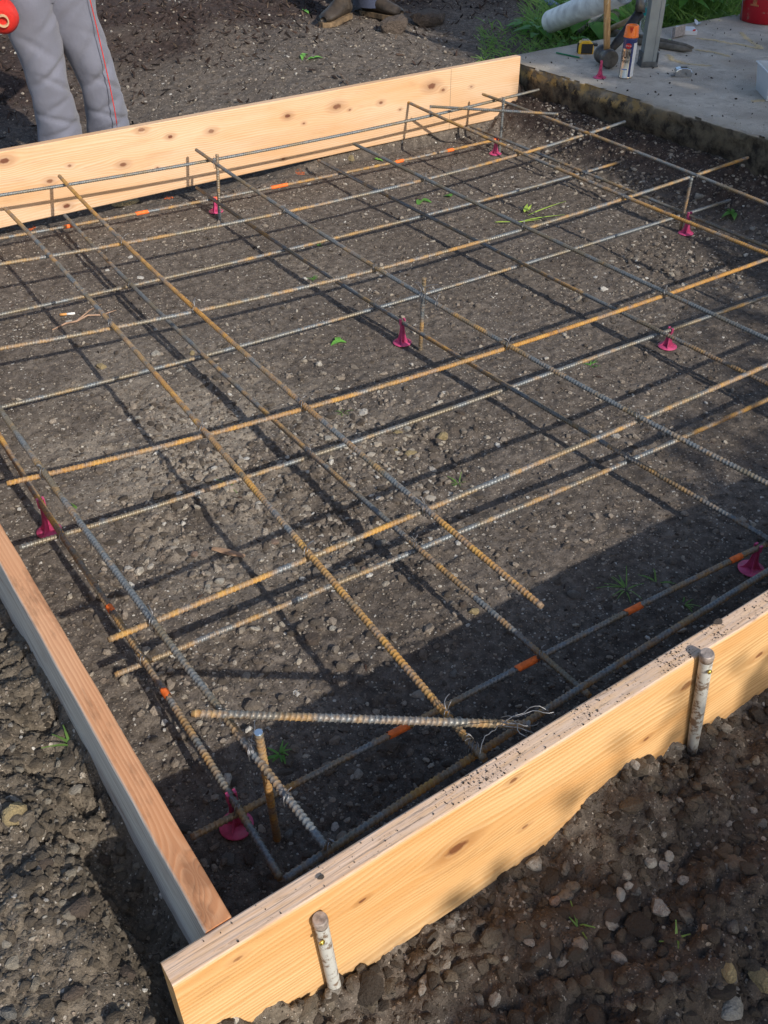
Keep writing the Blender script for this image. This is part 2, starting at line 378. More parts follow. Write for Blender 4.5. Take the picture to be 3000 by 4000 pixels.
# ------------------------------------------------------------------ mesh helpers
class MB:
    def __init__(s): s.v = []; s.f = []; s.smooth = []
    def add(s, vs, fs, smooth=False):
        o = len(s.v); s.v += [tuple(map(float, q)) for q in vs]; s.f += [tuple(i + o for i in f) for f in fs]; s.smooth += [smooth] * len(fs); return s
    def box(s, c, size, R=None, taper=1.0):
        c = Vector(c); h = Vector(size) / 2; vs = []
        for z in (-1, 1):
            k = taper if z > 0 else 1
            for (x, y) in ((-1, -1), (1, -1), (1, 1), (-1, 1)):
                q = Vector((x * h.x * k, y * h.y * k, z * h.z)); vs.append(c + (R @ q if R else q))
        return s.add(vs, [(3, 2, 1, 0), (4, 5, 6, 7), (0, 1, 5, 4), (1, 2, 6, 5), (2, 3, 7, 6), (3, 0, 4, 7)])
    def tube(s, pts, rad, n=8, cap=True, smooth=True, flat=1.0, up=(0, 0, 1)):
        pts = [Vector(p) for p in pts]; rad = [rad] * len(pts) if isinstance(rad, (int, float)) else rad
        vs = []; fs = []; up = Vector(up)
        for i, p in enumerate(pts):
            t = (pts[min(i + 1, len(pts) - 1)] - pts[max(i - 1, 0)]).normalized()
            a = t.cross(up)
            if a.length < .05: a = t.cross(Vector((1, 0, 0)))
            a.normalize(); b = a.cross(t).normalized()
            for k in range(n):
                th = 2 * math.pi * k / n
                vs.append(p + (a * math.cos(th) + b * math.sin(th) * flat) * rad[i])
        for i in range(len(pts) - 1):
            for k in range(n):
                fs.append((i * n + k, i * n + (k + 1) % n, (i + 1) * n + (k + 1) % n, (i + 1) * n + k))
        s.add(vs, fs, smooth)
        if cap:
            o = len(s.v) - len(vs)
            s.f.append(tuple(o + k for k in reversed(range(n)))); s.f.append(tuple(o + (len(pts) - 1) * n + k for k in range(n))); s.smooth += [False, False]
        return s
    def lathe(s, prof, c=(0, 0, 0), n=24, R=None, smooth=True, capb=True, capt=True):
        c = Vector(c); vs = []; fs = []
        for (r, z) in prof:
            for k in range(n):
                th = 2 * math.pi * k / n; q = Vector((r * math.cos(th), r * math.sin(th), z)); vs.append(c + (R @ q if R else q))
        for i in range(len(prof) - 1):
            for k in range(n): fs.append((i * n + k, i * n + (k + 1) % n, (i + 1) * n + (k + 1) % n, (i + 1) * n + k))
        if capb: fs.append(tuple(reversed(range(n))))
        if capt: fs.append(tuple((len(prof) - 1) * n + k for k in range(n)))
        return s.add(vs, fs, smooth)
    def leaf(s, base, d, nrm, L, W, fold=.15, curl=.3, seg=3):
        base = Vector(base); d = Vector(d).normalized(); nrm = Vector(nrm); sd = d.cross(nrm)
        if sd.length < .01: sd = d.cross(Vector((1, .3, 0)))
        sd.normalize(); nrm = sd.cross(d).normalized(); vs = []; fs = []
        for i in range(seg + 1):
            t = i / seg; w = W * .5 * math.sin(math.pi * (.12 + .88 * t) ** .8) if i < seg else 0.001
            if i == 0: w = W * .08
            p = base + d * (L * t) - nrm * (curl * L * t * t)
            vs += [p - sd * w + nrm * (fold * w), p, p + sd * w + nrm * (fold * w)]
        for i in range(seg):
            a = i * 3; fs += [(a, a + 1, a + 4, a + 3), (a + 1, a + 2, a + 5, a + 4)]
        return s.add(vs, fs, True)
    def mesh(s, name):
        me = bpy.data.meshes.new(name); me.from_pydata(s.v, [], s.f)
        if any(s.smooth): me.polygons.foreach_set('use_smooth', s.smooth)
        me.update(); return me

def link(name, me, mat, parent=None, local=False):
    """vertices are given in world space; the object's origin goes to its base (or stays with its parent)"""
    o = bpy.data.objects.new(name, me); COL.objects.link(o)
    if mat: me.materials.append(mat)
    if not local:
        co = np.empty(len(me.vertices) * 3); me.vertices.foreach_get('co', co); co = co.reshape(-1, 3)
        if parent is not None:
            org = np.array(parent.get('_w', (0, 0, 0)))
        else:
            org = np.array([(co[:, 0].min() + co[:, 0].max()) / 2, (co[:, 1].min() + co[:, 1].max()) / 2, co[:, 2].min()])
            o.location = org
        me.vertices.foreach_set('co', (co - org).ravel()); me.update(); o['_w'] = tuple(org)
    if parent is not None: o.parent = parent
    return o
def thing(name, label, cat, loc=(0, 0, 0), rotz=0.0, group=None):
    o = bpy.data.objects.new(name, None); COL.objects.link(o); o.location = loc; o.rotation_euler = (0, 0, rotz)
    o['label'] = label; o['category'] = cat; o['_w'] = tuple(map(float, loc)); o.empty_display_size = .05
    if group: o['group'] = group
    return o
def tag(o, label, cat, group=None):
    o['label'] = label; o['category'] = cat
    if group: o['group'] = group
    return o
def bevel(o, w, seg=2):
    b = o.modifiers.new('edge', 'BEVEL'); b.width = w; b.segments = seg; b.limit_method = 'ANGLE'; return o

# ------------------------------------------------------------------ materials
M_SOIL = speck_soil()
M_STONE = stone_mat('gravel_stone', [(0, (.10, .08, .064)), (.3, (.19, .155, .125)), (.5, (.31, .26, .21)), (.72, (.45, .38, .31)), (.9, (.54, .48, .39)), (1, (.76, .74, .69))])
M_CLOD = stone_mat('soil_clod', [(0, (.050, .040, .032)), (.5, (.105, .085, .066)), (.85, (.165, .135, .10)), (.93, (.28, .25, .21)), (1, (.42, .39, .35))], .45)
M_MULCH = stone_mat('bark_chip', [(0, (.014, .010, .009)), (.5, (.045, .028, .023)), (.85, (.095, .058, .045)), (1, (.20, .15, .11))], .3)
M_REBAR = rebar_mat()
M_CONC = concrete_mat()
M_WIRE = plain('tie_wire', (.24, .24, .25), .4, .7, .3, 60)
M_ORANGE = plain('orange_marking_paint', (.82, .16, .025), .7, 0, .25, 90)
M_PINK = plain('magenta_plastic', (.50, .065, .17), .42, 0, .35, 45)
M_LEAF = leaf_mat('weed_leaf', (.05, .17, .03), (.17, .38, .08))
M_GRASS = leaf_mat('grass_blade', (.06, .15, .03), (.22, .36, .09))
M_LIME = leaf_mat('lime_blade', (.28, .42, .05), (.55, .75, .12), .2)
M_TREELEAF = leaf_mat('tree_leaf', (.025, .06, .015), (.06, .12, .03), .2)
M_BARK = plain('bark', (.09, .065, .045), .9, 0, .4, 20, .01)
M_CHIPWOOD = plain('weathered_wood_scrap', (.30, .19, .12), .8, 0, .35, 40, .002)
M_GREYWOOD = plain('grey_weathered_wood', (.13, .115, .095), .9, 0, .4, 30, .004)

# ------------------------------------------------------------------ ground
def axis(segs):
    a = [segs[0][0]]
    for (x0, x1, s0, s1) in segs:
        x = x0
        while x < x1 - 1e-6:
            t = (x - x0) / (x1 - x0); x += s0 + (s1 - s0) * t; a.append(min(x, x1))
    return np.array(sorted(set(np.round(a, 6))))
gx = axis([(-6, -.75, .5, .05), (-.75, -.5, .05, .006), (-.5, 1.3, .0052, .0052), (1.3, 3.4, .0055, .009), (3.4, 5.6, .02, .045), (5.6, 16, .06, .9)])
gy = axis([(-7, -.75, .6, .05), (-.75, -.55, .05, .006), (-.55, 1.2, .0052, .0055), (1.2, 3.4, .006, .010), (3.4, 6.5, .014, .03), (6.5, 18, .05, .8)])
NX, NY = len(gx), len(gy)
GX, GY = np.meshgrid(gx, gy)
GZ = full_h(GX, GY)
jit = RNG.random((NY, NX)) * .0012
verts = np.stack([GX, GY, GZ + jit], -1).reshape(-1, 3)
idx = np.arange(NX * NY).reshape(NY, NX)
q = np.stack([idx[:-1, :-1], idx[:-1, 1:], idx[1:, 1:], idx[1:, :-1]], -1).reshape(-1, 4)
me = bpy.data.meshes.new('ground')
me.vertices.add(len(verts)); me.vertices.foreach_set('co', verts.ravel())
me.loops.add(q.size); me.loops.foreach_set('vertex_index', q.ravel().astype(np.int32))
me.polygons.add(len(q)); me.polygons.foreach_set('loop_start', (np.arange(len(q)) * 4).astype(np.int32))
me.polygons.foreach_set('use_smooth', np.ones(len(q), bool)); me.update(calc_edges=True)
def put_attr(me, name, arr):
    a = me.attributes.new(name, 'FLOAT', 'POINT'); a.data.foreach_set('value', np.ascontiguousarray(arr, dtype=np.float32).ravel())
xf, yf = GX.ravel(), GY.ravel()
insd = (xf > 0) & (xf < 3.25) & (yf > 0) & (yf < 3.26)
pale = 0
for cx, cy, r, a in PALE: pale = pale + a * gauss(xf, yf, cx, cy, r)
pale = np.clip((1.25 * pale +   .25 * fbm(xf * 1.8, yf * 1.8, 91, 4)) * sst(-.3, .5, fbm(xf * 9, yf * 9, 92, 3) + .25), 0, 1) * insd
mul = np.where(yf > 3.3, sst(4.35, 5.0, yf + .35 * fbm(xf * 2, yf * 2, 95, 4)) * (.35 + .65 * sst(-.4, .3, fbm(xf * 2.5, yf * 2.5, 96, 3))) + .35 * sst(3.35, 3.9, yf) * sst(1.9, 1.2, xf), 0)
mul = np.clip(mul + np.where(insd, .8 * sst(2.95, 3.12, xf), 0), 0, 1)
clay = np.where((xf < -.03) | ((yf < -.03) & (xf < .1)), .85, 0) + np.where((yf < -.03) & (xf >= .1), .25, 0)
put_attr(me, 'pale', pale); put_attr(me, 'mulch', mul); put_attr(me, 'clay', clay)
sdark = np.where((yf < -.04) & (yf > -3), .95 * sst(.05, .35, xf) * sst(-.03, -.10, yf + .03 * fbm(xf * 12, yf * 12, 97, 3)), 0) + insd * (.55 * sst(.1, .55, fbm(xf * 1.5 + 4, yf * 1.5, 98, 4)) + .5 * sst(.45, .05, yf))  # soil colour darkened on both sides of the front board, plus random damp patches
put_attr(me, 'soil_dark', np.clip(sdark, 0, 1))
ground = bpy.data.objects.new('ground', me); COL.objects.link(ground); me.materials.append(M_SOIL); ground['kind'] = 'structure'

# ------------------------------------------------------------------ unseen foliage added, its outline shaped to shade the slab, soil and outer board
PX = np.array([.2, .55, .8, 1.1, 1.6, 2.1, 2.4, 2.85, 3.2, 3.6, 4.2, 4.6, 5.2, 9.0])
PZ = np.array([2.3, 2.56, 2.64, 2.72, 2.90, 3.10, 3.25, 3.45, 3.8, 4.9, 6.3, 7.1, 8.3, 8.6])
def shade_leaves(x0, x1, n, ymid, seed, name, base_z):
    rng = np.random.default_rng(seed); mb = MB(); c = 0
    while c < n:
        x = rng.uniform(x0, x1); top = np.interp(x, PX, PZ); z = rng.uniform(base_z, top + .04)
        if z > top - .3 and rng.random() > .25 + (top - z) * 2.2 + .5 * float(vnoise(np.array([x * 5]), np.array([z * 5]), 3)[0]): continue
        y = ymid + rng.uniform(-.35, .35)
        d = Vector(rng.normal(size=3)); nn = Vector(rng.normal(size=3))
        L = rng.uniform(.06, .10) if z > top - .35 else rng.uniform(.12, .22)
        mb.leaf((x, y, z), d, nn, L, L * .7, .1, .2, 2); c += 1
    return mb
for (nm, lb, x0, x1, n, bz, sd) in (('shade_hedge', 'unseen leafy screen added out of frame to shade the front soil', .2, 3.15, 9000, 1.7, 1), ('shade_tree', 'unseen dense tree added out of frame to shade the concrete', 3.1, 9.0, 17000, 2.0, 2)):
    t_ = thing(nm, lb, 'shade_hedge' if nm == 'shade_hedge' else 'tree', ((x0 + x1) / 2, -4.5, 0))
    o = link('crown', shade_leaves(x0, x1, n, -4.5, sd, nm, bz).mesh('crown'), M_TREELEAF, t_)
    mb = MB()
    for k in range(3 if nm == 'shade_hedge' else 2):
        xx = x0 + (x1 - x0) * (k + .5) / (3 if nm == 'shade_hedge' else 2); r = .04 if nm == 'shade_hedge' else .2; H_ = 2.2 if nm == 'shade_hedge' else 5.5
        mb.tube([(xx, -4.5, -.2), (xx + .05, -4.5, H_ * .4), (xx - .05, -4.45, H_)], [r, r * .7, r * .3], 8)
        for j in range(5):
            z = H_ * (.35 + .12 * j); a = random.uniform(-1, 1)
            mb.tube([(xx, -4.5, z), (xx + a * H_ * .25, -4.5, z + H_ * .15)], [r * .4, r * .15], 6)
    link('trunk', mb.mesh('trunk'), M_BARK, t_)

# ------------------------------------------------------------------ formwork boards
def knots_on(pts, fn):
    out = []
    for (px, py, r, d) in pts:
        P = fn(px, py); out.append((P, r, d))
    return out
YB = 3.10; ZB0, ZB1 = 0.0575, 0.3325
bk = [(at_, r, d) for at_, r, d in knots_on([(17, 628, .013, 1), (272, 647, .006, .8), (480, 643, .010, .9), (195, 708, .009, .85), (665, 534, .008, 1), (825, 512, .010, .8), (260, 805, .010, 1), (1124, 453, .010, 1), (1316, 416, .015, .9),
     (1366, 429, .005, .9), (1488, 401, .008, .9), (1187, 482, .005, .9), (1686, 336, .017, .95), (1731, 351, .008, .9), (1841, 339, .006, .7), (1563, 428, .005, .8), (1107, 621, .006, .9), (615, 655, .004, .9), (553, 508, .010, .8)], lambda a, b: aty(a, b, YB))]
fk = knots_on([(1784, 3313, .015, 1), (1415, 3518, .0045, 1), (2684, 2678, .012, .8), (2967, 2557, .008, .9), (2524, 2886, .005, .9), (2051, 3229, .005, .8), (2006, 3048, .006, .9), (930, 3745, .005, .7)], lambda a, b: aty(a, b, -.038))
lk = knots_on([(765, 3416, .020, .55), (800, 3560, .012, .4)], lambda a, b: at(a, b, .286))
M_BACK = wood_mat('back_board_pine', 'X', [(P[0], P[2] + .9 * P[1], r, d) for P, r, d in bk], (.69, .485, .325), (.56, .355, .20), (.15, .055, .03), 110, wear=.18, seam=float(aty(1762, 300, YB)[0]), warp=.02)
M_FRONT = wood_mat('front_board_pine', 'X', [(P[0], P[2] + .9 * P[1], r, d) for P, r, d in fk], (.71, .47, .235), (.53, .295, .115), (.17, .065, .025), 92, top_tint=(.62, .47, .37), wear=.30, warp=.035)
M_LEFT = wood_mat('left_board_pine', 'Y', [(P[1], P[2] + .9 * P[0], r, d) for P, r, d in lk], (.68, .385, .215), (.52, .25, .125), (.18, .08, .04), 190, side_grey=(.62, .59, .54), wear=.75, warp=.02)

def board(name, label, x0, x1, y0, y1, z0, z1, mat, ax):
    # lengthwise stations with a slight natural bow
    mb = MB(); n = 40; L0, L1 = (x0, x1) if ax == 'X' else (y0, y1)
    c0, c1 = (y0, y1) if ax == 'X' else (x0, x1); b = .0035
    sec = [(c0 + b, z0), (c1 - b, z0), (c1, z0 + b), (c1, z1 - b), (c1 - b * .35, z1 - b * .35), (c1 - b, z1), (c0 + b, z1), (c0 + b * .35, z1 - b * .35), (c0, z1 - b), (c0, z0 + b)]
    m_ = len(sec); vs = []; fs = []
    for i in range(n + 1):
        t = i / n; L = L0 + (L1 - L0) * t
        for (c, z) in sec:
            e = .0012 * math.sin(L * 31 + z * 90) * .4
            vs.append((L, c + e, z) if ax == 'X' else (c + e, L, z))
    for i in range(n):
        for k in range(m_):
            f = (i * m_ + k, i * m_ + (k + 1) % m_, (i + 1) * m_ + (k + 1) % m_, (i + 1) * m_ + k)
            fs.append(f if ax == 'Y' else f[::-1])
    e0 = tuple(range(m_)); e1 = tuple(n * m_ + k for k in range(m_))
    fs.append(e0 if ax == 'X' else e0[::-1]); fs.append(e1[::-1] if ax == 'X' else e1)
    mb.add(vs, fs)
    me_ = mb.mesh(name)
    import bmesh
    bm = bmesh.new(); bm.from_mesh(me_); bmesh.ops.recalc_face_normals(bm, faces=bm.faces); bm.to_mesh(me_); bm.free()
    return tag(link(name, me_, mat), label, 'board')
board('form_board', 'yellow pine board at the front of the formwork, white stakes against its outer face', -.099, 4.6, -.038, 0.0, 0.0, .286, M_FRONT, 'X')
board('form_board', 'reddish topped board with grey outer side running up the left of the formwork', -.038, 0.0, .001, YB - .001, 0.0, .286, M_LEFT, 'Y')
board('form_board', 'pale knotty pine board at the back of the formwork in front of the grey trousers', -.30, float(aty(2034, 221, YB)[0]), YB, YB + .038, ZB0, ZB1, M_BACK, 'X')

# ------------------------------------------------------------------ concrete slab with a broken edge
def make_slab():
    import bmesh
    ys = np.concatenate([np.arange(-3.0, -.2, .25), np.arange(-.2, 3.30, .012)]); xs = np.concatenate([[3.241, 3.246, 3.255, 3.27, 3.29], np.arange(3.32, 4.2, .03), np.arange(4.2, 9, .2)])
    mb = MB(); prof = []
    rows = []
    zl = [.05, .10, .14, .17, .20, .225, .245, .262, .274, .281]
    for y in ys:
        row = []
        fy = np.array([y]);
        for z in zl:
            n_ = float(fbm(fy * 9, fy * 0 + z * 22, 201, 4)[0]) * .026 + float(fbm(fy * 40, fy * 0 + z * 60, 205, 3)[0]) * .012
            under = .035 * max(0, (.21 - z) / .16)
            row.append((3.238 + n_ + under + (.008 if z > .275 else 0), y, z))
        for x in xs:
            e = float(fbm(fy * 11, fy * 0 + x * 11, 211, 3)[0])
            drop = .006 * max(0, 1 - (x - 3.241) / .05) * (1 + e * 1.5)
            row.append((x + (.010 * e if x < 3.26 else 0), y, .286 - drop + .0012 * float(fbm(fy * 20, fy * 0 + x * 20, 212, 2)[0])))
        rows.append(row)
    n = len(rows[0]); vs = [p for r in rows for p in r]; fs = []
    for i in range(len(rows) - 1):
        for k in range(n - 1): fs.append((i * n + k, i * n + k + 1, (i + 1) * n + k + 1, (i + 1) * n + k))
    # back face along the far edge
    o = len(vs); last = rows[-1]
    for p in last[len(zl):]: vs.append((p[0], p[1] + .004, .05))
    b0 = (len(rows) - 1) * n + len(zl)
    for k in range(len(xs) - 1): fs.append((b0 + k, b0 + k + 1, o + k + 1, o + k))
    mb.add(vs, fs, True); me_ = mb.mesh('concrete_slab')
    bm = bmesh.new(); bm.from_mesh(me_); bmesh.ops.recalc_face_normals(bm, faces=bm.faces); bm.to_mesh(me_); bm.free()
    if me_.polygons[20].normal.x > 0: me_.flip_normals()
    ob = link('concrete_slab', me_, M_CONC); return ob
slab = make_slab(); slab['kind'] = 'structure'

# ------------------------------------------------------------------ reinforcing bars
LN = {"A0":[[0,762.5],[1000,594],[1777.6,429],[2107,350]],"A1":[[0,931],[554.5,832],[1000,744],[1560.6,630],[1940,545.5]],"A2":[[0,1036],[199,994.6],[482,952],[1000,853],[1657,705],[2000,609],[2307,518],[2443,476]],"A3":[[0,1229],[512,1117.5],[1000,1003],[1657,841],[2000,756.5],[2289,669],[2464,621]],"A4":[[0,1361.7],[440,1280],[759.5,1220],[1000,1166],[1470,1051],[2000,910],[2440,774.6],[2732,681],[2922,615]],"A5":[[0,1590.7],[584.7,1446],[1000,1337.5],[1470,1202],[1657,1147.7],[2000,1048],[2241,970.5],[2693,835],[2850,780.6]],"A6":[[27,1889],[187,1853],[789.6,1699],[1000,1648],[1193,1596.7],[1982.5,1361.7],[2603,1147.7],[3000,1012]],"A7":[[75,2138.6],[238,2090],[548.5,2000],[1000,1850],[1355.6,1732],[1988.5,1521],[2169,1446],[2603,1295],[3000,1156.7]],"A8":[[422,2500],[603,2431],[1000,2262],[1217,2169],[1657,2000],[2524,1630],[3000,1425]],"A9":[[449,2639],[563.6,2591],[1000,2404],[1307,2283],[1627,2144.7],[2000,2006],[2458,1792.6],[3000,1560.6]],"A10":[[747,3271],[934,3174.8],[1000,3135.6],[1301,3000],[2000,2615],[2114.5,2560.6],[2476,2386],[3000,2120.6]],"A11":[[1108.5,3434],[1283,3325.5],[1783.6,3000],[2054,2820],[3000,2232]],"B1":[[-20,1570],[175,1841],[271,2000],[594,2416],[868,2783.6],[1126.6,3114.5],[1271,3313]],"B1l":[[0,1711],[90,1844],[169,1976.5],[241,2102.5],[566.6,2578.7],[829,2991],[931,3162.7],[1096,3434]],"B2":[[18,813.7],[178,976.5],[434,1265],[590.7,1443],[795.7,1681],[1000,1916],[1205,2156.7],[1307,2283],[1747,2789.6],[1892,2970.5]],"B3":[[231,687],[482,943],[762.5,1211],[1000,1416],[1187,1587.7],[1361.7,1729],[1669,1988.5],[2000,2271],[2114.5,2370.7]],"B3l":[[253,841],[398,994.6],[512,1111.5],[789.6,1385.8],[1000,1566.6],[1217,1777.6],[1470,2000],[1621,2132.6],[2000,2452],[2301,2720]],"B4":[[765.5,584.7],[841,636],[1114.5,825.8],[1392,1000],[1467,1039],[1651,1150.7],[1988.5,1355.6],[2169,1452],[2518,1639],[3000,1889]],"B4l":[[768.5,732],[1000,898],[1114.5,970.5],[1319.5,1096],[1566.6,1253],[1820,1407],[2000,1530],[2331.5,1714],[2458,1786.6],[2832,2000],[2988.5,2102.5]],"B5":[[1383,560.6],[1663,702],[1862,795.7],[2000,862],[2295,1000],[2603,1141.7],[3000,1328.5]],"B5l":[[1241,627],[1494,750],[1657,838],[2036,1030],[2416,1217],[2609,1307],[3000,1500]],"B6":[[1591,395],[1687,446],[2000,583],[2440,765.5],[2663,856],[3000,994.6]],"B6l":[[1840,492],[2000,560.6],[2265,669],[2675,826],[3000,970.5]],"B7":[[1886,367.7],[2000,410],[2307,524],[2717,684],[3000,798.7]]}
DB = .0136
def SU(x, y):
    x = x - 1.8; y = y - 1.8
    s = -.01156 * x + .01565 * y + .0245 * x * x + .01346 * y * y - .0147 * x * y
    return .192 + min(.05, max(-.02, .45 * s))
def SLO(x, y):
    x = x - 1.8; y = y - 1.8
    s = -.0063 * x + .002 * y + .0119 * x * x + .0149 * y * y + .0067 * x * y
    return .0605 + min(.012, max(-.004, .3 * s))
UPA = ('A0', 'A2', 'A4', 'A6', 'A8', 'A11')
def surf(n, x, y):
    if n in UPA: return SU(x, y)
    if n[0] == 'A': return SLO(x, y)
    if n[-1] == 'l': return SLO(x, y) + DB
    return SU(x, y) + DB
def on_surf(n, px, py):
    z = .15
    for _ in range(12):
        P = at(px, py, z); z = surf(n, P[0], P[1])
    return at(px, py, z)
BARS = {}
def bar_curve(n):
    pts = np.array([on_surf(n, *q) for q in LN[n]])
    k, o = (0, 1) if n[0] == 'A' else (1, 0)
    deg = 3 if len(pts) >= 8 else 2
    t = pts[:, k]; c = np.polyfit(t, pts[:, o], deg); dc = np.polyder(c)
    lo, hi = t.min(), t.max()
    def f(u):
        v = np.clip(u, lo, hi); return np.polyval(c, v) + np.polyval(dc, v) * (u - v) * .6
    a, b = lo, hi
    if n in ('A0', 'A1', 'A2', 'A3', 'A4', 'A5'): a = .06
    if n in ('A6', 'A7', 'A8', 'A9', 'A10', 'A11'): b = 3.15
    if n in ('B4', 'B4l', 'B5', 'B5l', 'B6', 'B6l', 'B7'): a = .07
    if n in ('B1', 'B1l'): b = 3.14
    us = np.linspace(a, b, 60)
    P = np.zeros((60, 3)); P[:, k] = us; P[:, o] = f(us)
    for i in range(60): P[i, 2] = surf(n, P[i, 0], P[i, 1])
    return P
def rebar_mesh(name, P, r0=.0055, r1=.0070, pitch=.009, n=10, up=(0, 0, 1)):
    P = np.asarray(P, float); seg = np.linalg.norm(np.diff(P, axis=0), axis=1); S = np.concatenate([[0], np.cumsum(seg)]); Ltot = S[-1]
    k = max(2, int(Ltot / pitch)); s = []; r = []
    for i in range(k):
        s += [i * pitch, i * pitch + .0052, i * pitch + .0068]; r += [r0, r0, r1]
    s.append(Ltot); r.append(r0); s = np.array(s); r = np.array(r); keep = s <= Ltot; s = s[keep]; r = r[keep]
    C = np.stack([np.interp(s, S, P[:, i]) for i in range(3)], 1)
    T = np.gradient(C, axis=0); T[:, :] /= np.linalg.norm(T, axis=1)[:, None]
    U = np.array(up, float); A = np.cross(T, U); A /= np.linalg.norm(A, axis=1)[:, None]; B = np.cross(A, T)
    th = np.linspace(0, 2 * np.pi, n, endpoint=False)
    rr = r[:, None] + .0006 * (np.abs(np.cos(th)) > .9)[None, :]
    V = C[:, None, :] + A[:, None, :] * (np.cos(th)[None, :, None] * rr[..., None]) + B[:, None, :] * (np.sin(th)[None, :, None] * rr[..., None])
    sl = np.where((s > .01) & (s < Ltot - .01), .0022, 0)
    V = V + T[:, None, :] * (np.sin(th) * 1.0)[None, :, None] * sl[:, None, None]
    m_ = len(s); V = V.reshape(-1, 3)
    i = np.arange(m_ - 1)[:, None] * n; kk = np.arange(n)[None, :]; k2 = (kk + 1) % n
    q = np.stack([i + kk, i + n + kk, i + n + k2, i + k2], -1).reshape(-1, 4)
    me_ = bpy.data.meshes.new(name)
    fs = [tuple(x) for x in q] + [tuple(range(n)), tuple(reversed(range((m_ - 1) * n, m_ * n)))]
    me_.from_pydata(V.tolist(), [], fs)
    sm = np.ones(len(fs), bool); sm[-2:] = False; me_.polygons.foreach_set('use_smooth', sm); me_.update()
    a_ = me_.attributes.new('rib', 'FLOAT', 'POINT'); a_.data.foreach_set('value', np.repeat((r > r0 + 1e-6).astype(np.float32), n))
    return me_
LAB = {
 'A0': 'blue-grey bar of the upper layer running close in front of the pale back board',
 'A1': 'rusty lower bar nearest the back board, sprayed with orange marks',
 'A2': 'second upper crossing bar from the back board, ending beside the slab below the spray can',
 'A3': 'thin crossing bar of the lower layer, second from the back board, no paint marks',
 'A4': 'long upper crossing bar, bright rust at its left part, above the lime grass',
 'A5': 'lower crossing bar that passes behind the middle upright with the wire bundle',
 'A6': 'bright orange rusty crossing bar of the upper layer through the middle of the grid',
 'A7': 'lower crossing bar clipped by the pink chair at the sunny right of the grid',
 'A8': 'upper crossing bar whose blunt grey end sticks out above the orange-marked left bar',
 'A9': 'lower crossing bar just before the shade, its rusty cut end near the reddish board',
 'A10': 'shaded lower bar with three orange paint marks ahead of the front board',
 'A11': 'dark upper bar lying close along the inside of the front board',
 'B1': 'thick blue-grey ribbed bar, upper one of the leftmost pair beside the reddish board',
 'B1l': 'yellowish rusty bar with orange marks, nearest to the reddish left board',
 'B2': 'long rusty bar from beside the twig to the tie on the slanting corner bar',
 'B3': 'brown rusty bar whose free end lies over the edge of the front board shadow',
 'B3l': 'lower bar passing beneath the brown one and ending in blue steel at the front board',
 'B4': 'ribbed bar tied to the middle upright and ending close in front of the back board',
 'B4l': 'dark smooth looking bar held by the pink chair beside the middle upright',
 'B5': 'dark ribbed upper bar with a white spot of wire, crossing the lime grass blades',
 'B5l': 'brown lower bar that runs over the chair at the sunny right',
 'B6': 'orange ribbed upper bar, second from the slab edge',
 'B6l': 'lower bar beside the soil bank passing the chair near the slab',
 'B7': 'bar of the upper layer closest to the concrete slab edge',
}
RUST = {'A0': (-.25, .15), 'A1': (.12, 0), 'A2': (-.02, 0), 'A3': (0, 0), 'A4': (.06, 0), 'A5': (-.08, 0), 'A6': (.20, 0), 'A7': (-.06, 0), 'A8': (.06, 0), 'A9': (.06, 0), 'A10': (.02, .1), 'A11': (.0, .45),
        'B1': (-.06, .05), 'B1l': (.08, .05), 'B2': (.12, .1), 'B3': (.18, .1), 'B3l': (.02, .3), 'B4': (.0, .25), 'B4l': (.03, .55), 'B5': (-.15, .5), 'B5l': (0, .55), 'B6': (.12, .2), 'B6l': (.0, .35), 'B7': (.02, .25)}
GRP = 'steel reinforcing bars tied in the formwork'
for n in LN:
    P = bar_curve(n); BARS[n] = P
    o = link('rebar', rebar_mesh('rebar', P), M_REBAR)
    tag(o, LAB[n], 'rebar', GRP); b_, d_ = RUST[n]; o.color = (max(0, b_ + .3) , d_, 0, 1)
    BARS[n + '_o'] = o
def bar_point(n, px, py):
    """nearest point of bar n to a place given on the picture; returns point and tangent"""
    P = BARS[n]; d = P - CAM_P; z = d @ CAM_F
    q = np.stack([1500 + FPX * (d @ CAM_R) / z, 2000 - FPX * (d @ CAM_U) / z], 1)
    a, b = q[:-1], q[1:]; ab = b - a; t = np.clip(((np.array([px, py]) - a) * ab).sum(1) / (ab * ab).sum(1), 0, 1)
    e = np.linalg.norm(a + ab * t[:, None] - np.array([px, py]), axis=1); i = int(np.argmin(e))
    p = P[i] + (P[i + 1] - P[i]) * t[i]; T = P[i + 1] - P[i]; return p, T / np.linalg.norm(T)
def extra_bar(pa, pb, label, rust, r=(.0057, .0069), pitch=.009, up=(0, 0, 1)):
    P = np.array([np.asarray(pa) + (np.asarray(pb) - np.asarray(pa)) * t for t in np.linspace(0, 1, 12)])
    o = link('rebar', rebar_mesh('rebar', P, r[0], r[1], pitch, up=up), M_REBAR); tag(o, label, 'rebar', GRP); o.color = (max(0, rust[0] + .3), rust[1], 0, 1); return o
zc = SU(.12, .38) + 2 * DB
diag1 = extra_bar(at(750, 2785, zc), at(2072, 2832, zc), 'short slanting bar lying across the near corner of the grid', (.10, 0), (.0064, .0081))
zc2 = SU(2.7, 2.7) + 2 * DB
diag2 = extra_bar(at(1679, 416, zc2), at(2181, 446, zc2), 'short slanting bar lying across the far corner beside the slab', (-.05, .1))
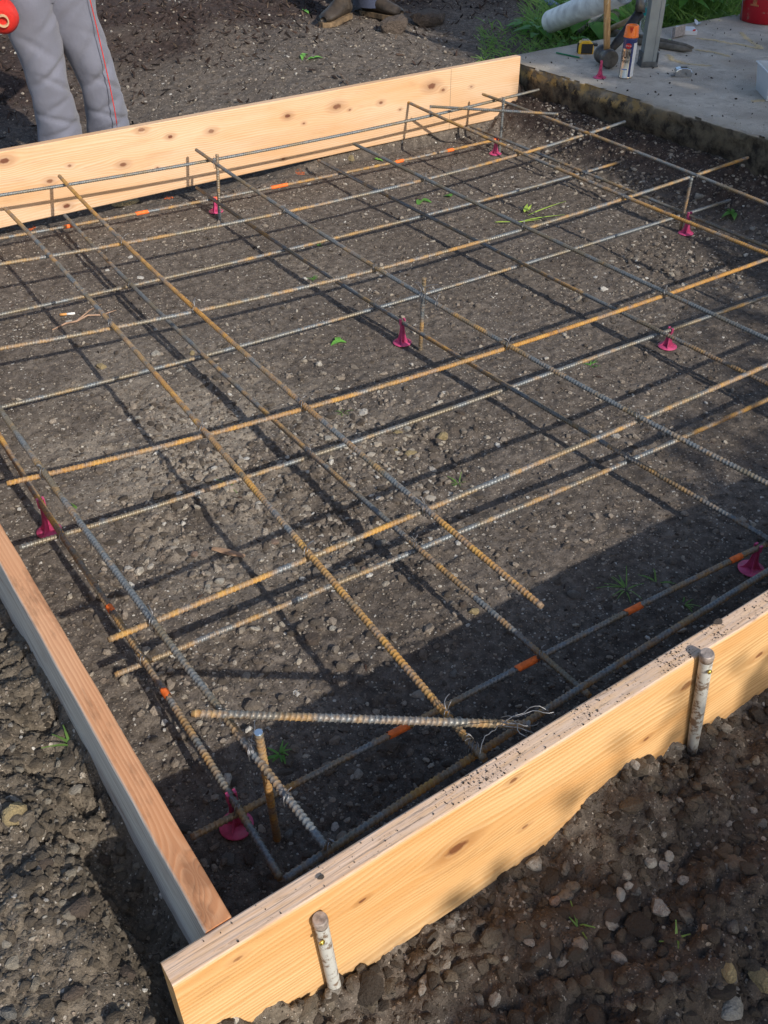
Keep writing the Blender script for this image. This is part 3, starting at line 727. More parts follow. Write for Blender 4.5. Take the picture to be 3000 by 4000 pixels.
def upright(base, top, ztop, label, rust=(0, .3), blue=False):
    b = at_ground(*base); t_ = at(top[0], top[1], ztop); b = b - (t_ - b) * .12
    o = extra_bar(b, t_, label, rust, up=(.3, 1, 0))
    if blue:
        d = (t_ - b) / np.linalg.norm(t_ - b)
        mb = MB(); mb.tube([t_ - d * .001, t_ + d * .0015], .0066, 10); link('cut_face', mb.mesh('cut_face'), plain('fresh_cut_steel', (.45, .58, .72), .3, .8, .1), o)
    return t_, o
UPR = [upright((1642, 1368), (1657, 1085), .245, 'upright bar in the middle of the grid, tied with a bundle of wire'),
       upright((858, 862), (848, 602), .25, 'upright bar next to the pink chair near the back board'),
       upright((1950, 603), (1968, 385), .25, 'thin rusty upright bar at the far corner beside the slab', (.0, .2)),
       upright((2655, 905), (2702, 695), .215, 'upright bar near the soil bank behind a pink chair'),
       upright((1083, 3275), (1010, 2862), .290, 'upright bar with a shiny cut top in the near corner', (.05, .2), True)]
# orange paint sleeves
def paint(n, px, py, L=.028, part=1.0):
    p, T = bar_point(n, px, py); mb = MB()
    A = np.cross(T, (0, 0, 1)); A /= np.linalg.norm(A); B = np.cross(A, T)
    vs = []; fs = []; ns = 9; nr = 14
    for i in range(ns):
        for k in range(nr):
            th = -.35 * math.pi + 1.7 * math.pi * k / (nr - 1)
            s_ = (i / (ns - 1) - .5) * L + (random.uniform(-.004, .004) if i in (0, ns - 1) else 0)
            rr = .0074 + random.uniform(-.0002, .0002)
            vs.append(p + T * s_ + (A * math.cos(th) + B * math.sin(th)) * rr)
    for i in range(ns - 1):
        for k in range(nr - 1): fs.append((i * nr + k, i * nr + k + 1, (i + 1) * nr + k + 1, (i + 1) * nr + k))
    mb.add(vs, fs, True); link('paint_mark', mb.mesh('paint_mark'), M_ORANGE, BARS[n + '_o'])
for q in ((1560, 630, .04), (1758, 587, .035), (1090, 727, .075), (555, 833, .05), (272, 884, .035), (838, 777, .03), (1935, 547, .03)): paint('A1', *q)
for q in ((1555, 2847, .045), (2055, 2592, .05), (2475, 2385, .042), (2870, 2180, .035)): paint('A10', *q)
for q in ((422, 2385, .022), (636, 2718, .020)): paint('B1l', *q)
# wire ties
def tie(n, px, py, seed, tail=.03):
    p, T = bar_point(n, px, py); rnd = random.Random(seed); mb = MB()
    A = np.cross(T, (0, 0, 1)); A /= np.linalg.norm(A); Z = np.array((0, 0, 1.))
    for off in (-.003, .003):
        d1 = (A + T * .9); d1 /= np.linalg.norm(d1); d2 = np.cross(d1, Z); loop = []
        for k in range(13):
            th = 2 * math.pi * k / 12
            loop.append(p + d2 * off - Z * .0065 + d1 * math.cos(th) * .0092 + Z * math.sin(th) * .0150)
        mb.tube(loop, .0009, 5, False)
    top = p + Z * .009
    for s_ in (-1, 1):
        pts = []; a = rnd.uniform(0, 6.28); q = np.array(top)
        v = np.array((math.cos(a) * .4, math.sin(a) * .4, 1.))
        for k in range(7):
            pts.append(q.copy()); q = q + v * tail / 6; v = v + np.array((rnd.uniform(-.5, .5), rnd.uniform(-.5, .5), -.25)) * .8
        mb.tube(pts, .0008, 5, False)
    link('wire_tie', mb.mesh('wire_tie'), M_WIRE, BARS[n + '_o'] if isinstance(n, str) else n)
TIES = [('B2', 434, 1262), ('B2', 790, 1675), ('B2', 1200, 2152), ('B3', 762, 1207), ('B3', 482, 945), ('B3', 1182, 1585), ('B3l', 512, 1108), ('B3l', 1215, 1772), ('B3l', 1621, 2130), ('B4', 841, 636), ('B4', 1467, 1038), ('B4', 1710, 1180),
        ('B4', 2490, 1625), ('B4', 1114, 825), ('B4', 1985, 1350), ('B5', 1663, 700), ('B5', 2600, 1140), ('B5', 2045, 885), ('B5l', 1660, 835), ('B4l', 2450, 1782), ('B4l', 1464, 1195), ('B6', 1680, 440), ('B6', 2440, 762), ('B6', 2010, 588), ('B6l', 2290, 680),
        ('B7', 1965, 395), ('B7', 2310, 522), ('B7', 2728, 686), ('B1', 600, 2424), ('B1', 175, 1838), ('B1', 1125, 3112), ('B1', 1275, 3312), ('B1l', 240, 2098), ('B1l', 560, 2575), ('B1l', 925, 3160), ('B3l', 2112, 2558), ('B2', 1748, 2790), ('B1', 872, 2790), ('B2', 1835, 2910), ('B3', 1660, 1985), ('B1', 985, 2930)]
for i, (n, px, py) in enumerate(TIES): tie(n, px, py, i, random.uniform(.018, .035))
for i in range(3): tie('B4', 1648 + i * 8, 1148 + i * 5, 90 + i, .045)
tie('B1', 990, 2935, 97, .05); tie('B2', 1850, 2925, 98, .04)
# loose bundle of wire on the near slanting bar
mb = MB(); c = at(1960, 2815, zc + .012); rnd = random.Random(5)
for s_ in range(7):
    q = c + np.array((rnd.uniform(-.012, .012), rnd.uniform(-.012, .012), 0)); a = rnd.uniform(0, 6.28); el = rnd.uniform(-.2, .9); pts = []
    for k in range(12):
        pts.append(q.copy()); q = q + np.array((math.cos(a) * math.cos(el), math.sin(a) * math.cos(el), math.sin(el))) * .0085; a += rnd.uniform(-.5, .6); el -= rnd.uniform(0, .22)
    mb.tube(pts, .0008, 5, False)
tag(link('wire_bundle', mb.mesh('wire_bundle'), M_WIRE), 'loose tangle of thin tie wire on the end of the near slanting bar', 'wire')

# ------------------------------------------------------------------ rebar chairs
def make_chair():
    t_ = thing('rebar_chair', '-', 'rebar chair', (0, 0, 0), 0, 'pink plastic rebar chairs')
    mb = MB(); mb.lathe([(.0285, 0), (.0300, .0012), (.0290, .0030), (.0, .0042)], n=28, capt=False)
    link('base', mb.mesh('base'), M_PINK, t_, True)
    fin = MB(); H_ = .055
    prof = [(.026, .003), (.018, .008), (.013, .016), (.0098, .026), (.0080, .037), (.0070, .047), (.0066, H_)]
    for k in range(4):
        R = Matrix.Rotation(math.radians(45 + 90 * k), 3, 'Z'); w = .0011; vs = []; fs = []
        for (r, z) in prof:
            vs += [R @ Vector((0.0, -w, z)), R @ Vector((r, -w, z)), R @ Vector((r, w, z)), R @ Vector((0, w, z))]
        for i in range(len(prof) - 1):
            a = i * 4; fs += [(a, a + 1, a + 5, a + 4), (a + 1, a + 2, a + 6, a + 5), (a + 2, a + 3, a + 7, a + 6)]
        fs.append((len(vs) - 4, len(vs) - 3, len(vs) - 2, len(vs) - 1)); fin.add(vs, fs)
    fin.lathe([(.0062, .003), (.0045, .02), (.004, H_ - .004), (.0062, H_)], n=10)
    link('stem', fin.mesh('stem'), M_PINK, t_, True)
    for sx in (-1, 1):
        pr = MB(); pr.box((sx * .0078, 0, H_ + .006), (.0022, .009, .016)); pr.box((sx * .0066, 0, H_ + .0145), (.0045, .009, .0022)); pr.box((sx * .0050, 0, H_ - .001), (.0065, .009, .0022))
        link('prong', pr.mesh('prong'), M_PINK, t_, True)
    return t_
def copy_tree(o, parent=None):
    c = o.copy(); COL.objects.link(c); c.parent = parent
    for ch in list(o.children): copy_tree(ch, c)
    return c
proto = make_chair(); used = False
CH = [('B4l', (1570, 1262), 'pink rebar chair beside the upright in the middle of the grid', (1570, 1338)),
      ('A7', (2620, 1290), 'bright pink rebar chair in the sun at the right under two crossing bars', (2605, 1378)),
      ('A1', (838, 776), 'pink rebar chair close to the back board beside an upright', (838, 848)),
      ('B1l', (165, 1965), 'pink rebar chair near the reddish left board, pale and glossy in the sun', (155, 2030)),
      ('B1l', (900, 3120), 'dark magenta rebar chair in the shaded near corner of the formwork', (902, 3265)),
      ('A10', (2960, 2140), 'dark magenta rebar chair in the shade before the front board', (2945, 2220)),
      ('B6l', (2695, 835), 'pink rebar chair near the soil bank beside an upright', (2692, 912)),
      ('A1', (1938, 546), 'small pink rebar chair in the far corner near the slab', (1925, 595))]
for (bn, pt, lb, base) in CH:
    p, T = bar_point(bn, *pt); g = at_ground(*base)
    x, y = (p[0], p[1]); zg = max(hz(x, y), float(base_h(np.array([x]), np.array([y]))[0])) + .003; top = p[2] - .0066
    o = proto if not used else copy_tree(proto); used = True
    o.location = (x, y, zg); o.rotation_euler = (0, 0, math.atan2(T[1], T[0]) + math.pi / 2); s_ = (top - zg) / .055; o.scale = (1, 1, max(.8, s_)); o['label'] = lb
g = at(2342, 303, .287); o = copy_tree(proto); o.location = tuple(g); o.rotation_euler = (0, 0, .9); o.scale = (1.05, 1.05, 1.05); o['label'] = 'pink rebar chair standing on the concrete slab before the sledgehammer'

# ------------------------------------------------------------------ white stakes outside the front board
def paint_white():
    t = NT('whitewashed_steel', .6); P = t.pos()
    n = t.noise(P, 90, 5, .7); n2 = t.noise(P, 22, 4, .6)
    c = t.mix(t.mapr(t.M('ADD', t.M('MULTIPLY', n, .6), t.M('MULTIPLY', n2, .4)), .50, .56), (.46, .46, .43), (.17, .12, .085))
    t.set(Base_Color=c); t.bump(n, .001, .5); return t.m
M_WHITE = paint_white(); M_BRASS = plain('yellow_zinc_screw', (.62, .50, .12), .3, .9, .1)
for (tp, bt, zt, r, screw, lb) in (((1250, 3592), (1322, 3925), .272, .0100, (1258, 3682), 'whitewashed round steel stake against the front board near its left end'),
                                   ((2762, 2556), (2700, 2945), .300, .0112, (2772, 2625), 'rust-spotted whitewashed steel stake against the front board, the farther of the two')):
    a = aty(*tp, -.038 - r - .001); b = aty(*bt, -.038 - r - .001); d = (b - a) / np.linalg.norm(b - a); b = b + d * .15
    t_ = thing('form_stake', lb, 'stake', tuple(b), 0, 'white steel stakes holding the front board')
    mb = MB(); L = np.linalg.norm(b - a)
    mb.tube([a + d * s for s in (.004, .012, .05, .12, .2, L)], [r * .98, r, r, r * .98, r, r * .6], 18)
    link('shaft', mb.mesh('shaft'), M_WHITE, t_)
    mb = MB(); mb.tube([a - d * .004, a - d * .001, a + d * .006, a + d * .014], [r * .95, r * 1.06, r * 1.10, r * 1.0], 18)
    link('head', mb.mesh('head'), plain('hammered_head', (.30, .25, .22), .6, .2, .5, 90, .002), t_)
    s_ = aty(*screw, -.038 - 2 * r - .003); mb = MB(); R = Matrix.Rotation(math.radians(90), 3, 'X')
    mb.lathe([(.0042, -.001), (.0045, .0008), (.0030, .0022), (.0014, .0016), (.001, .0008)], tuple(s_), 14, R)
    link('screw', mb.mesh('screw'), M_BRASS, t_)

# ------------------------------------------------------------------ stones placed one by one, scattered gravel and crumbs
def rock_mesh(seed, sub=2, planes=9, squash=(1, 1, 1), rough=.05):
    import bmesh
    bm = bmesh.new(); bmesh.ops.create_icosphere(bm, subdivisions=sub, radius=1.0)
    rg = np.random.default_rng(seed); N = rg.normal(size=(planes, 3)); N /= np.linalg.norm(N, axis=1)[:, None]; D = rg.uniform(.55, .95, planes)
    for v in bm.verts:
        c = np.array(v.co); k = N @ c; sc = 1.0
        for kk, dd in zip(k, D):
            if kk > dd * sc * 0 and kk * sc > dd: sc = dd / kk
        sc *= 1 + rg.uniform(-rough, rough)
        v.co = Vector(c * sc * np.array(squash))
    me_ = bpy.data.meshes.new('stone'); bm.to_mesh(me_); bm.free()
    return me_
ROCKS = [rock_mesh(i, 3, 10, (1, random.uniform(.65, .95), random.uniform(.5, .8)), .03) for i in range(8)]
def smat(name, col, var=.25):
    t = NT(name, .85); C = t.coord(); n = t.noise(C, 1.6, 5, .65); f = t.noise(C, 9, 4, .7)
    c = t.mix(t.mapr(n, .54, .68, 0, .5), col, (.10, .08, .062)); c = t.mix(1.0, c, t.mapr(f, .3, .7, 1 - var, 1 + var), 'MULTIPLY')
    t.set(Base_Color=c); t.bump(t.noise(C, 4, 5, .7), .2, .7); return t.m
SM = {'y': smat('ochre_limestone', (.46, .36, .19)), 'w': smat('pale_limestone', (.52, .49, .43)), 'b': smat('brown_clod', (.12, .09, .07)), 'g': smat('grey_fieldstone', (.22, .21, .19)), 'p': smat('pinkish_stone', (.36, .25, .19))}
STN = [((812, 2292), 34, 'w', 'white rubble stone in the pale cluster above the upper crossing bar, left piece'), ((858, 2276), 38, 'w', 'broad white rubble stone in the pale cluster, upper right piece'), ((838, 2326), 26, 'w', 'small white rubble stone in the pale cluster, lowest piece'), ((1072, 2120), 36, 'p', 'pinkish stone between the two rusty bars above the long shadow'), ((760, 2170), 30, 'p', 'pinkish pebble left of the brown splinter'), ((1490, 2120), 44, 'g', 'grey stone in the dark loosened patch'), ((1380, 2230), 34, 'g', 'grey chip under the bar in the loosened patch'), ((540, 1630), 26, 'w', 'white fleck of stone on the dusty patch'), ((1420, 2225), 30, 'p', 'tan stone beside the grey chip'), ((1725, 1708), 54, 'y', 'flat ochre stone on the open soil left of two pink chairs'), ((1555, 1690), 34, 'y', 'pale ochre stone beside the blue-grey lower bar, left of the flat ochre one'), ((1592, 1672), 34, 'w', 'whitish stone touching the lower bar in the middle of the grid'),
       ((1283, 1715), 30, 'w', 'round white pebble in the square left of the ochre stones'), ((1605, 1775), 46, 'y', 'broad yellowish stone below the pale ones'), ((1625, 1795), 22, 'w', 'small white stone at the foot of the broad yellowish stone'),
       ((1545, 1762), 26, 'y', 'narrow ochre stone left of the broad yellowish stone'), ((1800, 1615), 34, 'b', 'brown clod throwing a shadow under the long lower bar'), ((1850, 2390), 42, 'y', 'knobbly pale ochre stone at the edge of the front shadow'),
       ((1808, 2362), 32, 'b', 'brown clod next to the knobbly ochre stone'), ((1215, 2495), 66, 'b', 'long brown lump ahead of the slanting corner bar'), ((1300, 2457), 26, 'w', 'pale stone right of the long brown lump'), ((1775, 2635), 38, 'g', 'grey stone in the shade before the front board'),
       ((610, 1385), 34, 'w', 'irregular white stone in the left half of the grid'), ((400, 1437), 44, 'y', 'flat yellow stone set in the soil near the left edge'), ((700, 1447), 22, 'w', 'round white pebble left of the rusty bars'), ((752, 1380), 28, 'y', 'ochre pebble just below a crossing bar at the left'),
       ((2242, 2325), 46, 'g', 'flat grey stone beside the shaded grass tuft'), ((893, 3357), 54, 'g', 'pointed grey stone at the near inner corner'), ((975, 3355), 44, 'b', 'dark stone right of the pointed grey stone'), ((1130, 3262), 40, 'g', 'speckled round stone right of the foot of the near upright'),
       ((65, 3195), 90, 'y', 'large clod with yellow face outside the left board'), ((400, 3352), 58, 'b', 'brown clod casting a shadow beside the left board'), ((180, 3395), 62, 'b', 'rounded brown clod on the left outside bank'), ((175, 3592), 26, 'w', 'small white pebble on the left outside bank'),
       ((2168, 3518), 44, 'p', 'pinkish pointed stone in the dark soil below the front board'), ((2540, 3368), 48, 'w', 'pale flat pebble in the dark soil at the right'), ((2610, 3352), 38, 'w', 'pale standing pebble right of the flat one'), ((2418, 3503), 48, 'w', 'pale chipped stone below the two pale pebbles'),
       ((2555, 3575), 24, 'w', 'small whitish angular stone among brown clods'), ((2375, 3705), 66, 'b', 'brown oval stone under the pebbles at the lower right'), ((2860, 3935), 120, 'w', 'large white broken stone in the bottom corner'), ((2965, 3850), 100, 'y', 'lit yellow and white lump above the large white stone'), ((2830, 3830), 70, 'y', 'yellowish crusted lump beside the large white stone'),
       ((2470, 3470), 50, 'b', 'dark brown clod right of the pinkish stone'), ((2390, 3580), 60, 'b', 'angular brown clod below the pinkish stone'), ((2260, 3560), 70, 'b', 'large double brown clod in the dark gravel'), ((2480, 3480), 44, 'g', 'rounded grey-brown stone among the gravel'), ((1990, 3310 + 330), 46, 'b', 'rounded brown stone in the gravel under the front board'),
       ((1610, 3800), 56, 'b', 'brown oval stone to the right of the nearer white stake'), ((1870, 3900), 50, 'g', 'grey stone at the bottom edge right of the nearer stake'), ((2970, 3225), 44, 'g', 'rounded grey pebble at the right edge outside the front board'), ((2730, 765), 36, 'w', 'white oval stone at the foot of the soil bank'),
       ((2478, 668), 18, 'w', 'small white stone on the soil bank'), ((2940, 893), 20, 'w', 'small pale stone right of the green leaf on the bank'), ((1370, 585), 28, 'y', 'tan clod on the sunny soil near the back board'), ((495, 3810), 90, 'b', 'squarish brown clod beside the end of the front board'), ((285, 3885), 80, 'b', 'lumpy brown clod near the bottom left'), ((300, 3560), 110, 'b', 'wide flat clod in the middle of the left bank'), ((40, 3970), 60, 'g', 'light grey stone at the bottom left corner')]
for i, ((px, py), w, k, lb) in enumerate(STN):
    P = at_ground(px, py); r = w / FPX * depth(P) * .5
    o = bpy.data.objects.new('stone', ROCKS[i % 8].copy()); COL.objects.link(o); o.data.materials.append(SM[k])
    o.location = (P[0], P[1], P[2] + r * .12); o.scale = (r * 1.25, r * 1.2, r * 1.15); o.rotation_euler = (random.uniform(-.3, .3), random.uniform(-.3, .3), random.uniform(0, 6.3))
    tag(o, lb, 'stone', 'stones lying loose on the soil')

def scatter(name, pts, rots, scl, variants, label=None):
    coll = bpy.data.collections.new(name + ' shapes')
    for v in variants: coll.objects.link(v)
    me_ = bpy.data.meshes.new(name); me_.vertices.add(len(pts)); me_.vertices.foreach_set('co', np.ascontiguousarray(pts, dtype=np.float32).ravel())
    a = me_.attributes.new('rot', 'FLOAT_VECTOR', 'POINT'); a.data.foreach_set('vector', np.ascontiguousarray(rots, dtype=np.float32).ravel())
    a = me_.attributes.new('scl', 'FLOAT_VECTOR', 'POINT'); a.data.foreach_set('vector', np.ascontiguousarray(scl, dtype=np.float32).ravel())
    a = me_.attributes.new('pick', 'INT', 'POINT'); a.data.foreach_set('value', RNG.integers(0, len(variants), len(pts)).astype(np.int32))
    o = bpy.data.objects.new(name, me_); COL.objects.link(o)
    ng = bpy.data.node_groups.new(name, 'GeometryNodeTree')
    ng.interface.new_socket('Geometry', in_out='INPUT', socket_type='NodeSocketGeometry'); ng.interface.new_socket('Geometry', in_out='OUTPUT', socket_type='NodeSocketGeometry')
    gi = ng.nodes.new('NodeGroupInput'); go = ng.nodes.new('NodeGroupOutput'); ip = ng.nodes.new('GeometryNodeInstanceOnPoints')
    ci = ng.nodes.new('GeometryNodeCollectionInfo'); ci.inputs[0].default_value = coll; ci.inputs[1].default_value = True; ci.inputs[2].default_value = True
    def na(nm, ty):
        x = ng.nodes.new('GeometryNodeInputNamedAttribute'); x.data_type = ty; x.inputs[0].default_value = nm; return x.outputs[0]
    ng.links.new(gi.outputs[0], ip.inputs['Points']); ng.links.new(ci.outputs[0], ip.inputs['Instance']); ip.inputs['Pick Instance'].default_value = True
    ng.links.new(na('pick', 'INT'), ip.inputs['Instance Index']); ng.links.new(na('rot', 'FLOAT_VECTOR'), ip.inputs['Rotation']); ng.links.new(na('scl', 'FLOAT_VECTOR'), ip.inputs['Scale'])
    ng.links.new(ip.outputs[0], go.inputs[0])
    md = o.modifiers.new('scatter', 'NODES'); md.node_group = ng
    o['kind'] = 'stuff'
    if label: o['label'] = label
    return o
def variants(mat, n, planes, squash, seed, sub=1, rough=.06):
    out = []
    for i in range(n):
        me_ = rock_mesh(seed + i, sub, planes, squash, rough); me_.materials.append(mat); out.append(bpy.data.objects.new('stone_shape', me_))
    return out
def field(n, xr, yr, dens, smin, smax, power=2.2, sink=.25, flat=(.8, 1.0)):
    x = RNG.uniform(*xr, n); y = RNG.uniform(*yr, n); k = RNG.random(n) < dens(x, y); x = x[k]; y = y[k]; m_ = len(x)
    s = smin + (smax - smin) * RNG.random(m_) ** power * 1.0
    z = full_h(x, y) + s * sink
    rot = np.stack([RNG.uniform(-.5, .5, m_), RNG.uniform(-.5, .5, m_), RNG.uniform(0, 6.28, m_)], 1)
    sc = np.stack([s, s * RNG.uniform(.65, 1, m_), s * RNG.uniform(.45, .9, m_)], 1)
    return np.stack([x, y, z], 1), rot, sc
def cat(*fs): return [np.concatenate(a) for a in zip(*fs)]
den_in = lambda x, y: .30 + .70 * loose_mask(x, y) * 1.0 * (.4 + .6 * sst(-.2, .3, fbm(x * 5, y * 5, 141, 3)))
g1 = field(70000, (.01, 3.2), (.01, 3.08), den_in, .0014, .0050, 2.0)
g2 = field(30000, (.01, 3.2), (.01, 3.08), lambda x, y: .07 + .93 * loose_mask(x, y) ** 1.3 * sst(-.35, .25, fbm(x * 6, y * 6, 147, 3)), .004, .0125, 2.1)
g3 = field(3200, (.01, 3.2), (.01, 3.08), lambda x, y: .06 + .8 * loose_mask(x, y) ** 1.6, .010, .021, 2.3, .08)
g4 = field(9000, (2.75, 3.24), (0.4, 3.24), lambda x, y: .75 * sst(2.78, 2.98, x) * sst(-.3, .3, fbm(x * 7, y * 7, 144, 3)), .003, .014, 2.2)
g5 = field(9000, (1.0, 5.5), (3.3, 6.8), lambda x, y: .25 + .75 * gauss(x, y, 3.0, 4.2, .8, .55), .003, .014, 2.0)
g6 = field(9000, (-.5, -.04), (-.3, 2.0), lambda x, y: .6 + 0 * x, .0012, .006, 2.6)
V_ST = variants(M_STONE, 10, 8, (1, .85, .7), 300)
scatter('gravel', *cat(g1, g2, g3, g4, g5, g6), V_ST)
c1 = field(5200, (-.05, 2.2), (-.75, -.04), lambda x, y: .9 + 0 * x, .004, .017, 2.0, .1)
c2 = field(1500, (.0, 2.2), (-.70, -.05), lambda x, y: .15 + .85 * sst(-.15, .3, fbm(x * 4, y * 4, 151, 3)), .010, .030, 2.0, .1)
c3 = field(6500, (-.5, -.045), (-.3, 1.6), lambda x, y: .35 + .6 * sst(0, .5, fbm(x * 5, y * 5, 152, 3)), .003, .017, 2.4, 0)
c6 = field(22000, (-.5, -.045), (-.3, 1.6), lambda x, y: .9 + 0 * x, .0014, .005, 2.0, .1)
c7 = field(60000, (.01, 3.2), (.01, 3.08), lambda x, y: .35 + .6 * loose_mask(x, y), .0016, .006, 2.0, .1)
c4 = field(9000, (.01, 3.2), (.01, 3.08), lambda x, y: .06 + .94 * loose_mask(x, y) ** 1.5, .004, .018, 2.2, .05)
c5 = field(20000, (-.05, 2.2), (-.75, -.04), lambda x, y: .9 + 0 * x, .0015, .005, 2.0, .1)
scatter('soil_clods', *cat(c1, c2, c5), variants(M_CLOD, 10, 12, (1, .9, .8), 400, 2, .07))
M_CLOD2 = stone_mat('dry_soil_clod', [(0, (.09, .075, .062)), (.5, (.16, .135, .112)), (.80, (.24, .205, .17)), (.92, (.36, .315, .26)), (1, (.55, .51, .45))], .2)
scatter('dry_soil_crumbs', *cat(c4, c7), variants(M_CLOD2, 10, 11, (1, .9, .75), 500, 2, .08))
M_CLOD3 = stone_mat('clay_clod', [(0, (.090, .074, .058)), (.5, (.150, .125, .096)), (.88, (.21, .176, .136)), (.95, (.28, .25, .20)), (1, (.42, .39, .35))], .25)
scatter('clay_crumbs', *cat(c3, c6), variants(M_CLOD3, 10, 11, (1, .9, .8), 550, 2, .09))
# bark chips and rotted litter behind the back board
chips = []
for i in range(8):
    mb = MB(); rg = random.Random(i); vs = []
    for (x, y) in ((-1, -.22), (-.3, -.3), (.6, -.25), (1, .05), (.4, .25), (-.6, .22)): vs.append((x, y * rg.uniform(.6, 1.2), rg.uniform(-.08, .12)))
    vs += [(a * .95, b * .9, c + .12) for a, b, c in vs]; fs = [(5, 4, 3, 2, 1, 0), (6, 7, 8, 9, 10, 11)] + [(k, (k + 1) % 6, 6 + (k + 1) % 6, 6 + k) for k in range(6)]
    mb.add(vs, fs); me_ = mb.mesh('chip'); me_.materials.append(M_MULCH); chips.append(bpy.data.objects.new('chip_shape', me_))
f1 = field(26000, (.6, 7.5), (3.6, 9.5), lambda x, y: sst(4.2, 5.0, y + .3 * fbm(x * 2, y * 2, 95, 3)) * .95 + .12, .008, .030, 1.6, .3)
f1[1][:, :2] = RNG.uniform(-.9, .9, (len(f1[0]), 2))
f2 = field(2500, (.02, 3.2), (.02, 3.2), lambda x, y: .5 + 0 * x, .003, .012, 2, .15)
scatter('bark_mulch', *cat(f1, f2), chips)
# crumbs of soil on the tops of the front board and the slab
nb = 9000; x = RNG.uniform(-.05, 2.0, nb); kk = RNG.random(nb) < np.interp(x, [-.05, .3, .38, .8, 1.0, 2.0], [.05, .10, .6, .6, .4, .3]) * (.22 + .78 * sst(-.3, .3, fbm(x * 22, x * 0 + 3, 160, 4))); x = x[kk]; nb = len(x)
s = .0005 + .0018 * RNG.random(nb) ** 5
top = (np.stack([x, RNG.uniform(-.034, -.004, nb), .2862 + s * .3], 1), RNG.uniform(0, 3, (nb, 3)), np.stack([s, s, s * .6], 1))
ns = 1600; xs_ = 3.28 + 1.6 * RNG.random(ns) ** 1.5; ys_ = RNG.uniform(.8, 3.25, ns); s = .0008 + .006 * RNG.random(ns) ** 9
slb = (np.stack([xs_, ys_, .2866 + s * .3], 1), RNG.uniform(0, 3, (ns, 3)), np.stack([s * 1.4, s, s * .7], 1))
scatter('soil_crumbs', *cat(top, slb), variants(stone_mat('dark_crumb', [(0, (.02, .016, .013)), (1, (.07, .052, .04))]), 5, 8, (1, .8, .7), 600))
for (px, py, w, lb) in ((2805, 2434, 46, 'dark crumbly clod sitting on top of the front board near the farther stake'), (1255, 3430, 30, 'small dark clod stuck on top of the front board above the nearer stake')):
    P = at(px, py, .288); r = w / FPX * depth(P) * .5; o = bpy.data.objects.new('clod', ROCKS[3].copy()); COL.objects.link(o); o.data.materials.append(SM['b'])
    o.location = (P[0], P[1], .288 + r * .25); o.scale = (r * 1.2, r * .8, r * .5); tag(o, lb, 'clod')

# ------------------------------------------------------------------ litter inside the formwork
P = at_ground(265, 1232); Q = at_ground(298, 1228)
t_ = thing('cigarette_butt', 'white cigarette butt with orange filter lying beside a twig', 'cigarette butt', tuple(P))
d = np.array([math.cos(.75), -math.sin(.75) * .2 + .2, 0]); d = (Q - P); d[2] = 0; d /= np.linalg.norm(d); P = P + np.array([0, 0, .005])
mb = MB(); mb.tube([P - d * .025, P - d * .002], .0042, 12); link('filter', mb.mesh('filter'), plain('filter_paper', (.62, .30, .09), .7, 0, .1), t_)
mb = MB(); mb.tube([P - d * .002, P + d * .024], [.0041, .0036], 12); link('paper', mb.mesh('paper'), plain('white_paper', (.8, .8, .78), .7, 0, .05), t_)
mb = MB(); pts = [at_ground(*q) + np.array([0, 0, .006]) for q in ((205, 1293), (260, 1270), (300, 1262), (345, 1240), (400, 1236), (455, 1217))]
mb.tube(pts, [.002, .0032, .0032, .0028, .0026, .0012], 7); mb.tube([pts[2], at_ground(350, 1222) + np.array([0, 0, .008]), at_ground(398, 1198) + np.array([0, 0, .012])], [.003, .002, .001], 6)
tag(link('twig', mb.mesh('twig'), plain('bare_twig', (.34, .22, .15), .8, 0, .3, 60)), 'forked bare twig lying by the cigarette butt', 'twig')
P = at_ground(893, 2165); mb = MB(); R = Matrix.Rotation(-.95, 3, 'Z'); P[2] += .006
vs = []; 
for i, t in enumerate(np.linspace(-1, 1, 7)):
    w = .0095 * (1 - .45 * abs(t)) * random.uniform(.85, 1.1); h_ = .006 * (1 - .5 * t * t)
    for (a, b) in ((-1, 0), (-.5, 1), (.5, 1.1), (1, 0)): vs.append(Vector(P) + R @ Vector((t * .042, a * w, b * h_ + .001)))
fs = [(i * 4 + k, i * 4 + k + 1, i * 4 + k + 5, i * 4 + k + 4) for i in range(6) for k in range(3)] + [(3, 2, 1, 0), (24, 25, 26, 27)]
mb.add(vs, fs); tag(link('wood_splinter', mb.mesh('wood_splinter'), M_CHIPWOOD), 'brown splinter of wood on the sunny soil between the rusty bars', 'wood scrap')
def add_tone(o, v=None):
    me_ = o.data; a = me_.attributes.new('tone', 'FLOAT', 'POINT'); n = len(me_.vertices); a.data.foreach_set('value', (RNG.random(n) if v is None else np.full(n, v)).astype(np.float32)); return o
def tuft(px, py, n, L, W, mat, label, spread=1.0, name='grass_tuft', catg='grass tuft'):
    P = at_ground(px, py); mb = MB()
    for k in range(n):
        a = random.uniform(0, 6.28); el = random.uniform(.15, 1.0) * spread; l = L * random.uniform(.6, 1.1)
        mb.leaf(P + np.array([random.uniform(-.004, .004), random.uniform(-.004, .004), -.002]), (math.cos(a) * 1, math.sin(a) * 1, .35 / el), (0, 0, 1), l, W, .2, .35, 4)
    return add_tone(tag(link(name, mb.mesh(name), mat), label, catg))
tuft(2440, 2300, 12, .060, .0035, M_GRASS, 'green grass tuft in the shade before the front board')
tuft(2560, 2272, 6, .045, .004, M_GRASS, 'thin grass sprig right of the larger shaded tuft')
tuft(2665, 2360, 6, .035, .004, M_GRASS, 'low green shoot between the two shaded bars')
tuft(1095, 2945, 14, .032, .005, M_LEAF, 'tiny green weed right of the near upright')
tuft(2308, 1428, 10, .035, .005, M_LEAF, 'small weed below the crossing bar at the right of the grid')
tuft(1340, 1615, 8, .028, .003, M_GRASS, 'tiny sprout in the middle left of the grid')
